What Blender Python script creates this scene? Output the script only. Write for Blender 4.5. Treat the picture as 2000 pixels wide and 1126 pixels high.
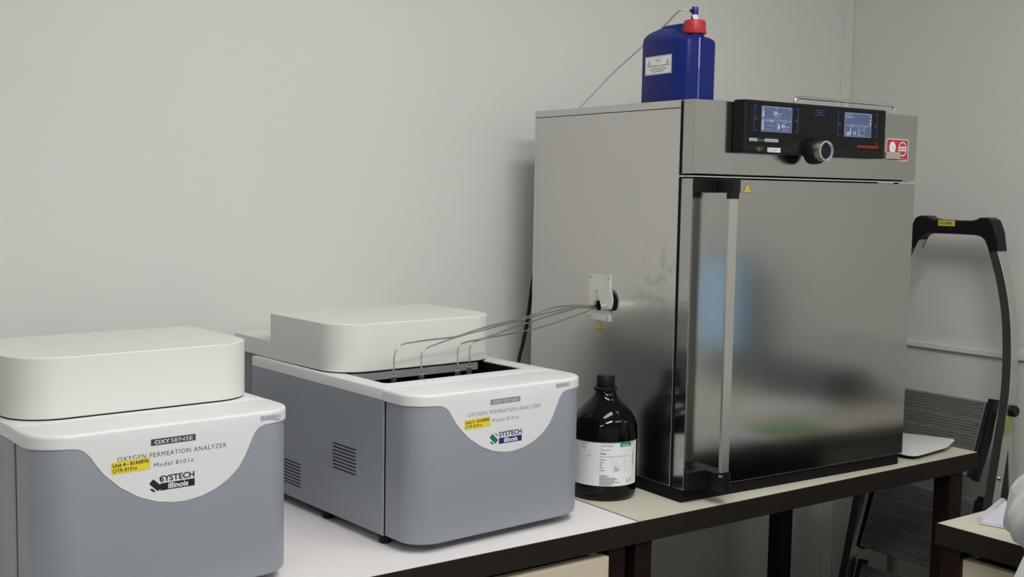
import bpy, bmesh, math, random
from mathutils import Vector, Matrix

for o in list(bpy.data.objects):
    bpy.data.objects.remove(o, do_unlink=True)
SC = bpy.context.scene
COL = SC.collection
PI = math.pi
BZ = 0.75                       # height of the bench tops above the floor

# ------------------------------------------------------------------ camera
cd = bpy.data.cameras.new('camera')
cd.sensor_width = 36.0
cd.lens = 2264.6 * 36.0 / 2000.0
cd.clip_start = 0.02
cam = bpy.data.objects.new('camera', cd)
COL.objects.link(cam)
cR = Vector((0.80895193, -0.58759443, 0.01815385))
cU = Vector((0.03489887, 0.07882609, 0.99627733))
cF = Vector((0.58683801, 0.80530692, -0.08427289))
m = Matrix((cR, cU, -cF)).transposed().to_4x4()
m.translation = Vector((-1.777039, -1.789223, 0.677512 + BZ))
cam.matrix_world = m
SC.camera = cam

# ------------------------------------------------------------------ world, exposure
wd = bpy.data.worlds.new('world')
wd.use_nodes = True
wd.node_tree.nodes['Background'].inputs[0].default_value = (0.75, 0.85, 1.0, 1)
wd.node_tree.nodes['Background'].inputs[1].default_value = 0.6
SC.world = wd
SC.view_settings.view_transform = 'Standard'
SC.view_settings.look = 'None'
SC.view_settings.gamma = 1.0
SC.view_settings.use_curve_mapping = False
SC.view_settings.exposure = 0.05

# ceiling luminaires: (x, y, length along x, width along y, strength); built with the room below
LAMPS = [(-0.95, -1.95, 1.2, 0.30, 33.0), (-0.45, -0.80, 1.2, 0.30, 15.0), (-3.1, -2.2, 1.2, 0.30, 17.0), (0.70, -2.30, 1.2, 0.30, 8.5)]
LAMP_COLOR = (0.985, 0.985, 0.965, 1)
CEIL = 2.75

# ------------------------------------------------------------------ materials
MATS = {}


def mat(name, color, rough=0.5, metal=0.0, noise=0.0, nscale=8.0, bump=0.0, bscale=200.0, stretch=None,
        emit=None, estr=0.0, spec=0.5, trans=0.0, ior=1.45, coat=0.0, rnoise=0.0):
    if name in MATS:
        return MATS[name]
    M = bpy.data.materials.new(name)
    M.use_nodes = True
    nt = M.node_tree
    b = nt.nodes['Principled BSDF']
    b.inputs['Base Color'].default_value = (*color, 1)
    b.inputs['Roughness'].default_value = rough
    b.inputs['Metallic'].default_value = metal
    b.inputs['Specular IOR Level'].default_value = spec
    b.inputs['IOR'].default_value = ior
    b.inputs['Transmission Weight'].default_value = trans
    b.inputs['Coat Weight'].default_value = coat
    if emit:
        b.inputs['Emission Color'].default_value = (*emit, 1)
        b.inputs['Emission Strength'].default_value = estr
    tc = nt.nodes.new('ShaderNodeTexCoord')
    src = tc.outputs['Object']
    if stretch:
        mp = nt.nodes.new('ShaderNodeMapping')
        mp.inputs['Scale'].default_value = stretch
        nt.links.new(src, mp.inputs['Vector'])
        src2 = mp.outputs['Vector']
    else:
        src2 = src
    nz = nt.nodes.new('ShaderNodeTexNoise')
    nz.inputs['Scale'].default_value = nscale
    nz.inputs['Detail'].default_value = 5.0
    nt.links.new(src, nz.inputs['Vector'])
    if noise > 0:
        mr = nt.nodes.new('ShaderNodeMapRange')
        mr.inputs['From Min'].default_value = 0.3
        mr.inputs['From Max'].default_value = 0.7
        mr.inputs['To Min'].default_value = 1 - noise
        mr.inputs['To Max'].default_value = 1 + noise
        nt.links.new(nz.outputs['Fac'], mr.inputs['Value'])
        hv = nt.nodes.new('ShaderNodeHueSaturation')
        hv.inputs['Color'].default_value = (*color, 1)
        nt.links.new(mr.outputs['Result'], hv.inputs['Value'])
        nt.links.new(hv.outputs['Color'], b.inputs['Base Color'])
    if rnoise > 0:
        mr = nt.nodes.new('ShaderNodeMapRange')
        mr.inputs['From Min'].default_value = 0.35
        mr.inputs['From Max'].default_value = 0.7
        mr.inputs['To Min'].default_value = rough - rnoise
        mr.inputs['To Max'].default_value = rough + rnoise
        nt.links.new(nz.outputs['Fac'], mr.inputs['Value'])
        nt.links.new(mr.outputs['Result'], b.inputs['Roughness'])
    if bump > 0:
        n2 = nt.nodes.new('ShaderNodeTexNoise')
        n2.inputs['Scale'].default_value = bscale
        n2.inputs['Detail'].default_value = 2.0
        nt.links.new(src2, n2.inputs['Vector'])
        bp = nt.nodes.new('ShaderNodeBump')
        bp.inputs['Strength'].default_value = bump
        bp.inputs['Distance'].default_value = 0.001
        nt.links.new(n2.outputs['Fac'], bp.inputs['Height'])
        nt.links.new(bp.outputs['Normal'], b.inputs['Normal'])
    MATS[name] = M
    return M


WALL = mat('wall_paint', (0.675, 0.67, 0.645), 0.7, noise=0.02, nscale=1.2, bump=0.05, bscale=120)
WALLR = mat('wall_panel', (0.66, 0.655, 0.625), 0.6, noise=0.02, nscale=1.5)
TRIMM = mat('trunking_plastic', (0.70, 0.69, 0.66), 0.45, noise=0.01)
CEILM = mat('ceiling_tile', (0.80, 0.80, 0.77), 0.9, noise=0.03, nscale=30)
FLOORM = mat('floor_vinyl', (0.20, 0.20, 0.185), 0.45, noise=0.12, nscale=14)
STEEL_SHADED = mat('brushed_steel_shaded', (0.44, 0.437, 0.427), 0.15, 1.0, noise=0.015, nscale=2.5, rnoise=0.015)  # darker copy for door and housing; dimmer reflected light put into the colour
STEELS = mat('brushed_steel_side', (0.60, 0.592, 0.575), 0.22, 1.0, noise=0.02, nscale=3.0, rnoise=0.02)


def smudge(M, centre, radius, scale, amount):
    """faint fingerprints: a patchy dull spot with a shape of its own"""
    nt = M.node_tree
    b = nt.nodes['Principled BSDF']
    src = b.inputs['Base Color'].links[0].from_socket
    tc = nt.nodes.new('ShaderNodeTexCoord')
    nz = nt.nodes.new('ShaderNodeTexNoise')
    nz.inputs['Scale'].default_value = scale
    nz.inputs['Detail'].default_value = 3.0
    nt.links.new(tc.outputs['Object'], nz.inputs['Vector'])
    r1 = nt.nodes.new('ShaderNodeMapRange')
    r1.inputs['From Min'].default_value = 0.50
    r1.inputs['From Max'].default_value = 0.64
    nt.links.new(nz.outputs['Fac'], r1.inputs['Value'])
    d = nt.nodes.new('ShaderNodeVectorMath')
    d.operation = 'DISTANCE'
    d.inputs[1].default_value = centre
    nt.links.new(tc.outputs['Object'], d.inputs[0])
    r2 = nt.nodes.new('ShaderNodeMapRange')
    r2.inputs['From Min'].default_value = radius
    r2.inputs['From Max'].default_value = radius * 0.4
    nt.links.new(d.outputs['Value'], r2.inputs['Value'])
    mu = nt.nodes.new('ShaderNodeMath')
    mu.operation = 'MULTIPLY'
    nt.links.new(r1.outputs['Result'], mu.inputs[0])
    nt.links.new(r2.outputs['Result'], mu.inputs[1])
    m2 = nt.nodes.new('ShaderNodeMath')
    m2.operation = 'MULTIPLY'
    m2.inputs[1].default_value = amount
    nt.links.new(mu.outputs[0], m2.inputs[0])
    mx = nt.nodes.new('ShaderNodeMixRGB')
    mx.inputs['Color2'].default_value = (0.30, 0.295, 0.28, 1)
    nt.links.new(m2.outputs[0], mx.inputs['Fac'])
    nt.links.new(src, mx.inputs['Color1'])
    nt.links.new(mx.outputs['Color'], b.inputs['Base Color'])


smudge(STEELS, (0.0, 0.095, 0.49), 0.10, 30.0, 0.35)
SATIN = mat('satin_steel', (0.66, 0.65, 0.62), 0.33, 1.0, noise=0.02, nscale=12)
ALU = mat('anodised_aluminium', (0.62, 0.61, 0.59), 0.38, 1.0, noise=0.01)
CHROME = mat('chrome', (0.75, 0.75, 0.74), 0.12, 1.0, noise=0.01)
TUBEM = mat('tube_steel', (0.58, 0.57, 0.54), 0.22, 1.0, noise=0.02)
PORTM = mat('dull_steel_plate', (0.70, 0.69, 0.645), 0.42, 0.10, noise=0.02)
RAIL_DARK = mat('dark_rail_strip', (0.055, 0.055, 0.05), 0.45, 0.3, noise=0.05)
NICKEL = mat('nickel_fitting', (0.55, 0.53, 0.49), 0.3, 1.0, noise=0.03, nscale=60)
BLACKP = mat('black_plastic', (0.007, 0.007, 0.008), 0.38, noise=0.05, spec=0.28)
BLACKM = mat('matte_black', (0.006, 0.006, 0.007), 0.7, noise=0.05, spec=0.2)
BLACKG = mat('black_glass_panel', (0.005, 0.005, 0.006), 0.30, noise=0.02, spec=0.25)
RUBBER = mat('black_rubber', (0.010, 0.011, 0.012), 0.75, noise=0.1, spec=0.25)
GREYP = mat('grey_lacquer', (0.285, 0.31, 0.355), 0.40, noise=0.015, nscale=4, bump=0.02, bscale=900)
WHITEP = mat('white_lacquer', (0.72, 0.72, 0.735), 0.38, noise=0.008, nscale=5)
CREAMP = mat('cream_lacquer', (0.70, 0.70, 0.665), 0.45, noise=0.01, nscale=4)
BENCHW = mat('white_laminate', (0.79, 0.755, 0.76), 0.42, noise=0.015, nscale=5)
BENCHB = mat('beige_laminate', (0.60, 0.565, 0.465), 0.42, noise=0.03, nscale=6)
EDGE = mat('brown_edge_band', (0.014, 0.0100, 0.0075), 0.6, noise=0.08, nscale=20, spec=0.3)
LEGM = mat('brown_steel_leg', (0.014, 0.006, 0.0055), 0.4, noise=0.05, spec=0.3)
DRAWM = mat('cream_cabinet_front', (0.60, 0.53, 0.41), 0.5, noise=0.02)
BLUEP = mat('blue_polyethylene', (0.006, 0.014, 0.135), 0.36, noise=0.04, nscale=9, spec=0.3)
REDP = mat('red_cap_plastic', (0.42, 0.025, 0.030), 0.42, noise=0.03)
TRANSL = mat('translucent_strip', (0.30, 0.34, 0.48), 0.4, noise=0.03)
TRANSD = mat('translucent_strip_wet', (0.10, 0.13, 0.26), 0.4, noise=0.03)
BLUEF = mat('blue_fitting', (0.015, 0.03, 0.22), 0.35, noise=0.03)
WHITEF = mat('white_fitting', (0.72, 0.72, 0.76), 0.35, noise=0.02)
HOSE = mat('clear_hose', (0.50, 0.50, 0.47), 0.25, noise=0.02)
AMBER = mat('dark_amber_glass', (0.002, 0.0016, 0.0014), 0.04, noise=0.05, spec=0.3)
PAPER = mat('white_label_paper', (0.76, 0.76, 0.78), 0.55, noise=0.01)
PAPERS = mat('silver_label', (0.50, 0.51, 0.53), 0.4, noise=0.02)
YELLOW = mat('yellow_label_tape', (0.78, 0.62, 0.045), 0.45, noise=0.02)
YELLOWT = mat('yellow_tape_dim', (0.66, 0.56, 0.06), 0.5, noise=0.02)
WARN = mat('warning_yellow', (0.72, 0.52, 0.03), 0.45, noise=0.02)
INK = mat('black_ink', (0.012, 0.012, 0.013), 0.5, noise=0.02)
INKG = mat('grey_ink', (0.13, 0.13, 0.14), 0.5, noise=0.02)
INKL = mat('pale_grey_ink', (0.40, 0.40, 0.42), 0.5, noise=0.02)
PLATEG = mat('grey_name_plate', (0.235, 0.235, 0.245), 0.5, noise=0.02)
PLATED = mat('dark_name_plate', (0.055, 0.055, 0.06), 0.5, noise=0.02)
INKW = mat('white_ink', (0.75, 0.75, 0.76), 0.5, noise=0.02)
NAVY = mat('navy_ink', (0.014, 0.018, 0.13), 0.5, noise=0.02)
NAVYD = mat('navy_black_ink', (0.008, 0.010, 0.028), 0.5, noise=0.02)
TEAL = mat('teal_ink', (0.018, 0.15, 0.135), 0.5, noise=0.02)
TEALB = mat('green_label_band', (0.02, 0.24, 0.17), 0.5, noise=0.02)
ORANGE = mat('orange_red_ink', (0.62, 0.07, 0.02), 0.5, noise=0.02)
GREENI = mat('green_ink', (0.02, 0.28, 0.07), 0.5, noise=0.02)
REDS = mat('red_sticker', (0.48, 0.03, 0.035), 0.45, noise=0.02)
SCREEN = mat('lcd_slate', (0.04, 0.05, 0.09), 0.3, emit=(0.040, 0.055, 0.12), estr=1.0, noise=0.02)
SCREENL = mat('lcd_white', (0.2, 0.2, 0.25), 0.3, emit=(0.42, 0.50, 0.68), estr=1.0, noise=0.02)
SCREENB = mat('lcd_light_blue', (0.1, 0.2, 0.3), 0.3, emit=(0.16, 0.42, 0.62), estr=1.0, noise=0.02)
SCREENY = mat('lcd_yellow', (0.2, 0.2, 0.05), 0.3, emit=(0.45, 0.50, 0.20), estr=1.0, noise=0.02)
BLUELED = mat('blue_backlight', (0.02, 0.02, 0.1), 0.3, emit=(0.10, 0.14, 0.52), estr=1.0, noise=0.02)
BLUELED2 = mat('blue_ring_light', (0.1, 0.1, 0.3), 0.3, emit=(0.30, 0.50, 1.0), estr=1.3, noise=0.02)
COATM = mat('white_cotton', (0.80, 0.80, 0.82), 0.85, noise=0.02, nscale=14, bump=0.10, bscale=500)
SKIN = mat('skin', (0.50, 0.33, 0.26), 0.5, noise=0.04)
HAIR = mat('brown_hair', (0.05, 0.03, 0.02), 0.6, noise=0.2, nscale=80)
DENIM = mat('dark_trousers', (0.03, 0.035, 0.05), 0.85, noise=0.1, nscale=60)
TREADM = mat('tread_aluminium_dark', (0.21, 0.208, 0.202), 0.42, 0.5, noise=0.08, nscale=30)
GREENS = mat('green_sticker', (0.30, 0.33, 0.10), 0.5, noise=0.03)
TRAYM = mat('white_tray_plastic', (0.66, 0.66, 0.655), 0.4, noise=0.01)
LAMPM = mat('lamp_diffuser', (0.8, 0.8, 0.8), 0.5, noise=0.01)


# ------------------------------------------------------------------ geometry helpers
def finish(name, bm, material, parent=None, bevel=0.0, seg=2, ang=35, smooth=True, world=False):
    if world and parent is not None:
        root = parent
        while root.parent is not None:
            root = root.parent
        bmesh.ops.transform(bm, matrix=root.matrix_basis.inverted(), verts=bm.verts)
    bmesh.ops.remove_doubles(bm, verts=bm.verts, dist=1e-6)
    bmesh.ops.recalc_face_normals(bm, faces=bm.faces)
    me = bpy.data.meshes.new(name)
    bm.to_mesh(me)
    bm.free()
    if isinstance(material, (list, tuple)):
        for x in material:
            me.materials.append(x)
    else:
        me.materials.append(material)
    if smooth:
        for p in me.polygons:
            p.use_smooth = True
        me.set_sharp_from_angle(angle=math.radians(ang))
    o = bpy.data.objects.new(name, me)
    COL.objects.link(o)
    if parent is not None:
        o.parent = parent
    if bevel > 0:
        md = o.modifiers.new('bevel', 'BEVEL')
        md.width = bevel
        md.segments = seg
        md.limit_method = 'ANGLE'
        md.angle_limit = math.radians(40)
        md.harden_normals = True
    return o


def thing(name, label, cat, loc=(0, 0, 0), rz=0.0, group=None):
    o = bpy.data.objects.new(name, None)
    o.empty_display_size = 0.05
    COL.objects.link(o)
    o.location = loc
    o.rotation_euler = (0, 0, rz)
    o.matrix_basis = Matrix.Translation(loc) @ Matrix.Rotation(rz, 4, 'Z')
    tag(o, label, cat, group)
    return o


def tag(o, label, cat, group=None):
    o['label'] = label
    o['category'] = cat
    if group:
        o['group'] = group
    return o


def struct(name, bm, material, **k):
    o = finish(name, bm, material, **k)
    o['kind'] = 'structure'
    return o


def box(bm, x0, x1, y0, y1, z0, z1, mi=0):
    v = [bm.verts.new((x, y, z)) for x in (x0, x1) for y in (y0, y1) for z in (z0, z1)]
    for q in ((0, 1, 3, 2), (4, 6, 7, 5), (0, 4, 5, 1), (2, 3, 7, 6), (0, 2, 6, 4), (1, 5, 7, 3)):
        f = bm.faces.new([v[i] for i in q])
        f.material_index = mi
    return bm


def B(x0, x1, y0, y1, z0, z1):
    return box(bmesh.new(), x0, x1, y0, y1, z0, z1)


def prism(bm, pts, a0, a1, axis='z', mi=0):
    """polygon pts extruded along an axis. axis z: pts=(x,y); y: pts=(x,z); x: pts=(y,z)"""
    def P(p, a):
        if axis == 'z':
            return (p[0], p[1], a)
        if axis == 'y':
            return (p[0], a, p[1])
        return (a, p[0], p[1])
    n = len(pts)
    v0 = [bm.verts.new(P(p, a0)) for p in pts]
    v1 = [bm.verts.new(P(p, a1)) for p in pts]
    fs = [bm.faces.new(v0), bm.faces.new(v1)]
    for i in range(n):
        fs.append(bm.faces.new((v0[i], v0[(i + 1) % n], v1[(i + 1) % n], v1[i])))
    for f in fs:
        f.material_index = mi
    return bm


def rings(bm, loops, cap0=True, cap1=True, closed=True):
    """loops: list of equal-length vertex-position lists"""
    L = [[bm.verts.new(p) for p in lp] for lp in loops]
    n = len(L[0])
    for a, b in zip(L, L[1:]):
        for i in range(n if closed else n - 1):
            j = (i + 1) % n
            bm.faces.new((a[i], a[j], b[j], b[i]))
    if cap0:
        bm.faces.new(L[0])
    if cap1:
        bm.faces.new(L[-1])
    return bm


def lathe(bm, prof, n=40, c=(0, 0, 0), axis='z'):
    loops = []
    for r, z in prof:
        lp = []
        for i in range(n):
            t = 2 * PI * i / n
            a, b_ = r * math.cos(t), r * math.sin(t)
            if axis == 'z':
                p = (c[0] + a, c[1] + b_, c[2] + z)
            elif axis == 'y':
                p = (c[0] + a, c[1] + z, c[2] + b_)
            else:
                p = (c[0] + z, c[1] + a, c[2] + b_)
            lp.append(p)
        loops.append(lp)
    return rings(bm, loops, cap0=prof[0][0] > 1e-6, cap1=prof[-1][0] > 1e-6)


def smooth_path(pts, k=6):
    P = [Vector(p) for p in pts]
    out = []
    for i in range(len(P) - 1):
        p0, p1, p2, p3 = P[max(i - 1, 0)], P[i], P[i + 1], P[min(i + 2, len(P) - 1)]
        for j in range(k):
            t = j / k
            out.append(0.5 * ((2 * p1) + (p2 - p0) * t + (2 * p0 - 5 * p1 + 4 * p2 - p3) * t * t + (3 * p1 - p0 - 3 * p2 + p3) * t ** 3))
    out.append(P[-1])
    return out


def sweep(bm, pts, section, up=None):
    """sweep a 2-D section (list of (a,b)) along pts; up fixes the frame when given"""
    P = [Vector(p) for p in pts]
    loops = []
    N = None
    for i, p in enumerate(P):
        t = (P[min(i + 1, len(P) - 1)] - P[max(i - 1, 0)]).normalized()
        if up is not None:
            s = Vector(up) - t * t.dot(Vector(up))
            s.normalize()
        else:
            if N is None:
                a = Vector((0, 0, 1)) if abs(t.z) < 0.9 else Vector((1, 0, 0))
                N = (a - t * t.dot(a)).normalized()
            else:
                N = (N - t * t.dot(N)).normalized()
            s = N
        w = t.cross(s)
        loops.append([p + s * a + w * b_ for a, b_ in section])
    return rings(bm, loops)


def tube(bm, pts, r, n=10):
    return sweep(bm, pts, [(r * math.cos(2 * PI * i / n), r * math.sin(2 * PI * i / n)) for i in range(n)])


def rrect(x0, x1, y0, y1, r, n=6):
    pts = []
    for cx, cy, a in ((x1 - r, y1 - r, 0), (x0 + r, y1 - r, PI / 2), (x0 + r, y0 + r, PI), (x1 - r, y0 + r, 1.5 * PI)):
        for i in range(n + 1):
            t = a + PI / 2 * i / n
            pts.append((cx + r * math.cos(t), cy + r * math.sin(t)))
    return pts


def frame_front(y, x=0.0, z=0.0):
    """text/graphics frame on a face looking towards -y: local X = +x, local Y = +z"""
    return Matrix(((1, 0, 0, x), (0, 0, -1, y), (0, 1, 0, z), (0, 0, 0, 1)))


def frame_left(x, y=0.0, z=0.0):
    """on a face looking towards -x: local X = -y, local Y = +z"""
    return Matrix(((0, 0, -1, x), (-1, 0, 0, y), (0, 1, 0, z), (0, 0, 0, 1)))


def frame_up(x, y, z, a=0.0):
    return Matrix.Translation((x, y, z)) @ Matrix.Rotation(a, 4, 'Z')


def add_text(bm, s, h, M, width=None, align='l', bold=0.0, space=1.0, shear=0.0, depth=0.00012):
    """adds lettering: h = cap height, width = total width if given; anchored at baseline left/centre"""
    cu = bpy.data.curves.new('t', 'FONT')
    cu.body = s
    cu.size = 1.0
    cu.space_character = space
    cu.offset = bold
    cu.shear = shear
    cu.resolution_u = 3
    ob = bpy.data.objects.new('t', cu)
    COL.objects.link(ob)
    dg = bpy.context.evaluated_depsgraph_get()
    me = bpy.data.meshes.new_from_object(ob.evaluated_get(dg))
    bpy.data.objects.remove(ob, do_unlink=True)
    bpy.data.curves.remove(cu)
    xs = [v.co.x for v in me.vertices]
    if not xs:
        return
    x0, x1 = min(xs), max(xs)
    sy = h / 0.70
    sx = sy if width is None else width / (x1 - x0)
    off = 0 if align == 'l' else (-(x1 - x0) * sx / 2 if align == 'c' else -(x1 - x0) * sx)
    vs = [bm.verts.new(M @ Vector(((v.co.x - x0) * sx + off, v.co.y * sy, depth))) for v in me.vertices]
    for p in me.polygons:
        try:
            bm.faces.new([vs[i] for i in p.vertices])
        except ValueError:
            pass
    bpy.data.meshes.remove(me)


def add_poly(bm, pts, M, depth=0.0001, thick=0.0):
    if thick > 0:
        a = [bm.verts.new(M @ Vector((x, y, depth))) for x, y in pts]
        b_ = [bm.verts.new(M @ Vector((x, y, depth + thick))) for x, y in pts]
        bm.faces.new(a)
        bm.faces.new(b_)
        n = len(pts)
        for i in range(n):
            bm.faces.new((a[i], a[(i + 1) % n], b_[(i + 1) % n], b_[i]))
    else:
        bm.faces.new([bm.verts.new(M @ Vector((x, y, depth))) for x, y in pts])


def add_rect(bm, x0, x1, y0, y1, M, depth=0.0001, thick=0.0):
    add_poly(bm, [(x0, y0), (x1, y0), (x1, y1), (x0, y1)], M, depth, thick)


def add_frame(bm, x0, x1, y0, y1, w, M, depth=0.0001, sides='lrtb'):
    if 'l' in sides:
        add_rect(bm, x0, x0 + w, y0, y1, M, depth)
    if 'r' in sides:
        add_rect(bm, x1 - w, x1, y0, y1, M, depth)
    if 't' in sides:
        add_rect(bm, x0, x1, y1 - w, y1, M, depth)
    if 'b' in sides:
        add_rect(bm, x0, x1, y0, y0 + w, M, depth)


def flat(name, bm, material, parent):
    """lettering / printed graphics: no doubles removed, not smoothed"""
    me = bpy.data.meshes.new(name)
    bm.to_mesh(me)
    bm.free()
    me.materials.append(material)
    o = bpy.data.objects.new(name, me)
    COL.objects.link(o)
    o.parent = parent
    return o


def circle_pts(cx, cy, rx, ry=None, n=28):
    ry = rx if ry is None else ry
    return [(cx + rx * math.cos(2 * PI * i / n), cy + ry * math.sin(2 * PI * i / n)) for i in range(n)]


def screw(bm, c, r, h, axis='x', sign=-1):
    prof = [(r, 0), (r, h * 0.5 * sign), (r * 0.75, h * 0.9 * sign), (0.00001, h * sign)]
    return lathe(bm, prof, 14, c, axis)


# ------------------------------------------------------------------ room shell
XR, YB, XL, YF = 1.47, 0.75, -4.2, -3.9
struct('floor', B(XL, XR, YF, YB, -0.05, 0.0), FLOORM)
struct('ceiling', B(XL, XR, YF, YB, CEIL, CEIL + 0.05), CEILM)
struct('wall_back', B(XL - .1, XR + .1, YB, YB + 0.1, 0, CEIL), WALL)
struct('wall_left', B(XL - 0.1, XL, YF, YB, 0, CEIL), WALL)
struct('wall_front', B(XL - .1, XR + .1, YF - 0.1, YF, 0, CEIL), WALL)
struct('wall_right', B(XR, XR + 0.1, YF, YB, 0, CEIL), WALLR)
# cover strip in the corner of the back wall
bm = B(1.4215, XR - .0012, YB - 0.007, YB, 0.0, CEIL)
struct('trim_1', bm, WALL, bevel=0.001)
# horizontal trunking on the right wall, in two lengths
bm = B(XR - 0.014, XR, 0.098, YB - 0.004, BZ + 0.2000, BZ + 0.2185)
struct('trim_2', bm, TRIMM, bevel=0.003)
bm = B(XR - 0.018, XR, -1.0, 0.096, BZ + 0.2020, BZ + 0.2245)
struct('trim_3', bm, TRIMM, bevel=0.002)
# wall panel beside the ladder: a shallow board that ends under the trunking
bm = B(XR - 0.006, XR, -1.0, 0.0965, 0.0, BZ + 0.2020)
struct('trim_4', bm, WALLR, bevel=0.001)
struct('baseboard_back', B(XL, XR, YB - 0.012, YB, 0, 0.07), EDGE)

for i, (lx, ly, ll, lw, st) in enumerate(LAMPS):
    t = thing('ceiling_light', ['recessed white ceiling light in front of the white bench', 'recessed white ceiling light close to the wall above the analyzers',
                                'recessed white ceiling light at the far left', 'recessed white ceiling light above the person at the desk'][i], 'ceiling light', (lx, ly, CEIL - 0.06), 0, 'ceiling lights')
    bm = bmesh.new()
    box(bm, -ll / 2 - .03, ll / 2 + .03, -lw / 2 - .03, lw / 2 + .03, 0.02, 0.06)
    finish('housing', bm, TRIMM, t)
    em = mat('lamp_glow_%d' % i, (0.8, 0.8, 0.8), 0.5, emit=LAMP_COLOR[:3], estr=st)
    finish('diffuser', B(-ll / 2, ll / 2, -lw / 2, lw / 2, 0.0, 0.0199), em, t)


# ------------------------------------------------------------------ benches
def lab_bench(label, x0, x1, y0, y1, top, legs, group=None, name='lab_bench', thick=0.045, band=0.0035):
    t = thing(name, label, 'lab bench', ((x0 + x1) / 2, (y0 + y1) / 2, 0.0), 0, group)
    ox, oy = (x0 + x1) / 2, (y0 + y1) / 2
    hx, hy = (x1 - x0) / 2, (y1 - y0) / 2
    tt = finish('bench_top', B(-hx, hx, -hy, hy, BZ - thick, BZ), top, t)
    bm = bmesh.new()
    g = band
    def q4(ex, ey, z):
        return [(-hx - ex, -hy - ey, z), (hx + ex, -hy - ey, z), (hx + ex, hy + ey, z), (-hx - ex, hy + ey, z)]
    zt, zb = BZ - .0006, BZ - thick
    rings(bm, [q4(0, 0, zb), q4(.002, g, zb), q4(.002, g, zt), q4(0, 0, zt), q4(0, 0, zb)], False, False)
    finish('edge_band', bm, EDGE, tt)
    for lx, ly, w, d in legs:
        finish('leg', B(lx - ox - w / 2, lx - ox + w / 2, ly - oy - d / 2, ly - oy + d / 2, 0.0, BZ - thick), LEGM, t, bevel=0.003)
    # rails joining the legs at the back
    if len(legs) >= 4:
        a, b_ = legs[0], legs[1]
        finish('rear_rail', B(a[0] - ox, b_[0] - ox, hy - .07, hy - .04, 0.12, 0.17), LEGM, t)
    return t


SEAM = -0.1735
lab_bench('white-topped lab bench with dark brown edge under the two analyzers', -2.9, SEAM - .0022, -0.0485, 0.72, BENCHW,
          [(-0.222, -0.020, .046, .04), (-2.85, -0.020, .05, .04), (-0.205, 0.62, .05, .05), (-2.85, 0.62, .05, .05)])
lab_bench('beige-topped lab bench with dark brown edge under the steel oven', SEAM + .0022, 1.049, -0.0485, 0.72, BENCHB,
          [(0.981, -0.010, .058, .05), (-0.148, -0.020, .046, .04), (1.0, 0.575, .054, .05), (-0.12, 0.62, .05, .05)])

t = thing('base_cabinet', 'cream-fronted cabinet under the white bench beside its right leg', 'cabinet', (-0.65, 0.2, 0.0))
finish('cabinet_body', B(-0.41, 0.400, -0.220, 0.30, 0.02, BZ - 0.075), BLACKM, t)
finish('plinth', B(-0.40, 0.39, -0.18, 0.28, 0.0, 0.02), BLACKM, t)
finish('drawer_front', B(-0.415, 0.400, -0.2465, -0.2205, BZ - 0.30, BZ - 0.0605), DRAWM, t, bevel=0.0015)
d = finish('cabinet_door', B(-0.415, 0.400, -0.2465, -0.2205, 0.04, BZ - 0.304), DRAWM, t, bevel=0.0015)

# second desk on the right
D2X, D2Y = 0.350, -0.392
lab_bench('beige-topped desk at the right edge in front of the ladder', D2X + .004, 1.42, -1.9, D2Y - .0035, BENCHB,
          [(D2X + .030, D2Y - .030, .036, .046), (1.38, D2Y - .035, .05, .05), (D2X + .035, -1.86, .05, .05), (1.38, -1.86, .05, .05)],
          name='lab_desk')
t = thing('desk_cabinet', 'cream-fronted cabinet under the desk with the notebook', 'cabinet', (0.72, -0.75, 0.0))
finish('cabinet_body', B(-0.325, 0.2, -0.02, 0.305, 0.0, BZ - 0.075), BLACKM, t)
finish('cabinet_door', B(-0.346, -0.326, -0.02, 0.306, 0.06, BZ - 0.068), DRAWM, t, bevel=0.0015)

# ------------------------------------------------------------------ oxygen analyzers
AW, AD, AZT, AZM, AZB, ADP, AR = 0.4367, 0.5298, 0.3005, 0.2790, 0.018, 0.1000, 0.055


def bulge(w, d, r, off=0.0, n=14):
    """plan of the rounded front, starting at the back-left end"""
    pts = [(-off, 0.0), (-off, -d + r)]
    R_ = r + off
    for k in range(1, n + 1):
        a = PI + PI / 2 * k / n
        pts.append((r + R_ * math.cos(a), -d + r + R_ * math.sin(a)))
    m_ = 60
    for k in range(1, m_):
        pts.append((r + (w - 2 * r) * k / m_, -d - off))
    for k in range(0, n + 1):
        a = 1.5 * PI + PI / 2 * k / n
        pts.append((w - r + R_ * math.cos(a), -d + r + R_ * math.sin(a)))
    pts.append((w + off, 0.0))
    return pts


FASC = [(-.2, .2790), (0.035, .2795), (0.05, .2792), (0.062, .2775), (0.071, .2725), (0.080, .2630), (0.088, .250), (0.100, .2335), (0.125, .2095),
        (0.156, .1890), (0.185, .1775), (0.2135, .1718), (0.235, .1712), (0.26, .1745), (0.2856, .1830), (0.308, .1955), (0.3256, .2110),
        (0.338, .2300), (0.3475, .2500), (0.355, .2655), (0.363, .2745), (0.374, .2782), (0.39, .2790), (0.8, .2790)]


def fasc_z(x):
    for (xa, za), (xb, zb) in zip(FASC, FASC[1:]):
        if xa <= x <= xb:
            u = (x - xa) / (xb - xa)
            return za + (zb - za) * u
    return 0.279


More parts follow.
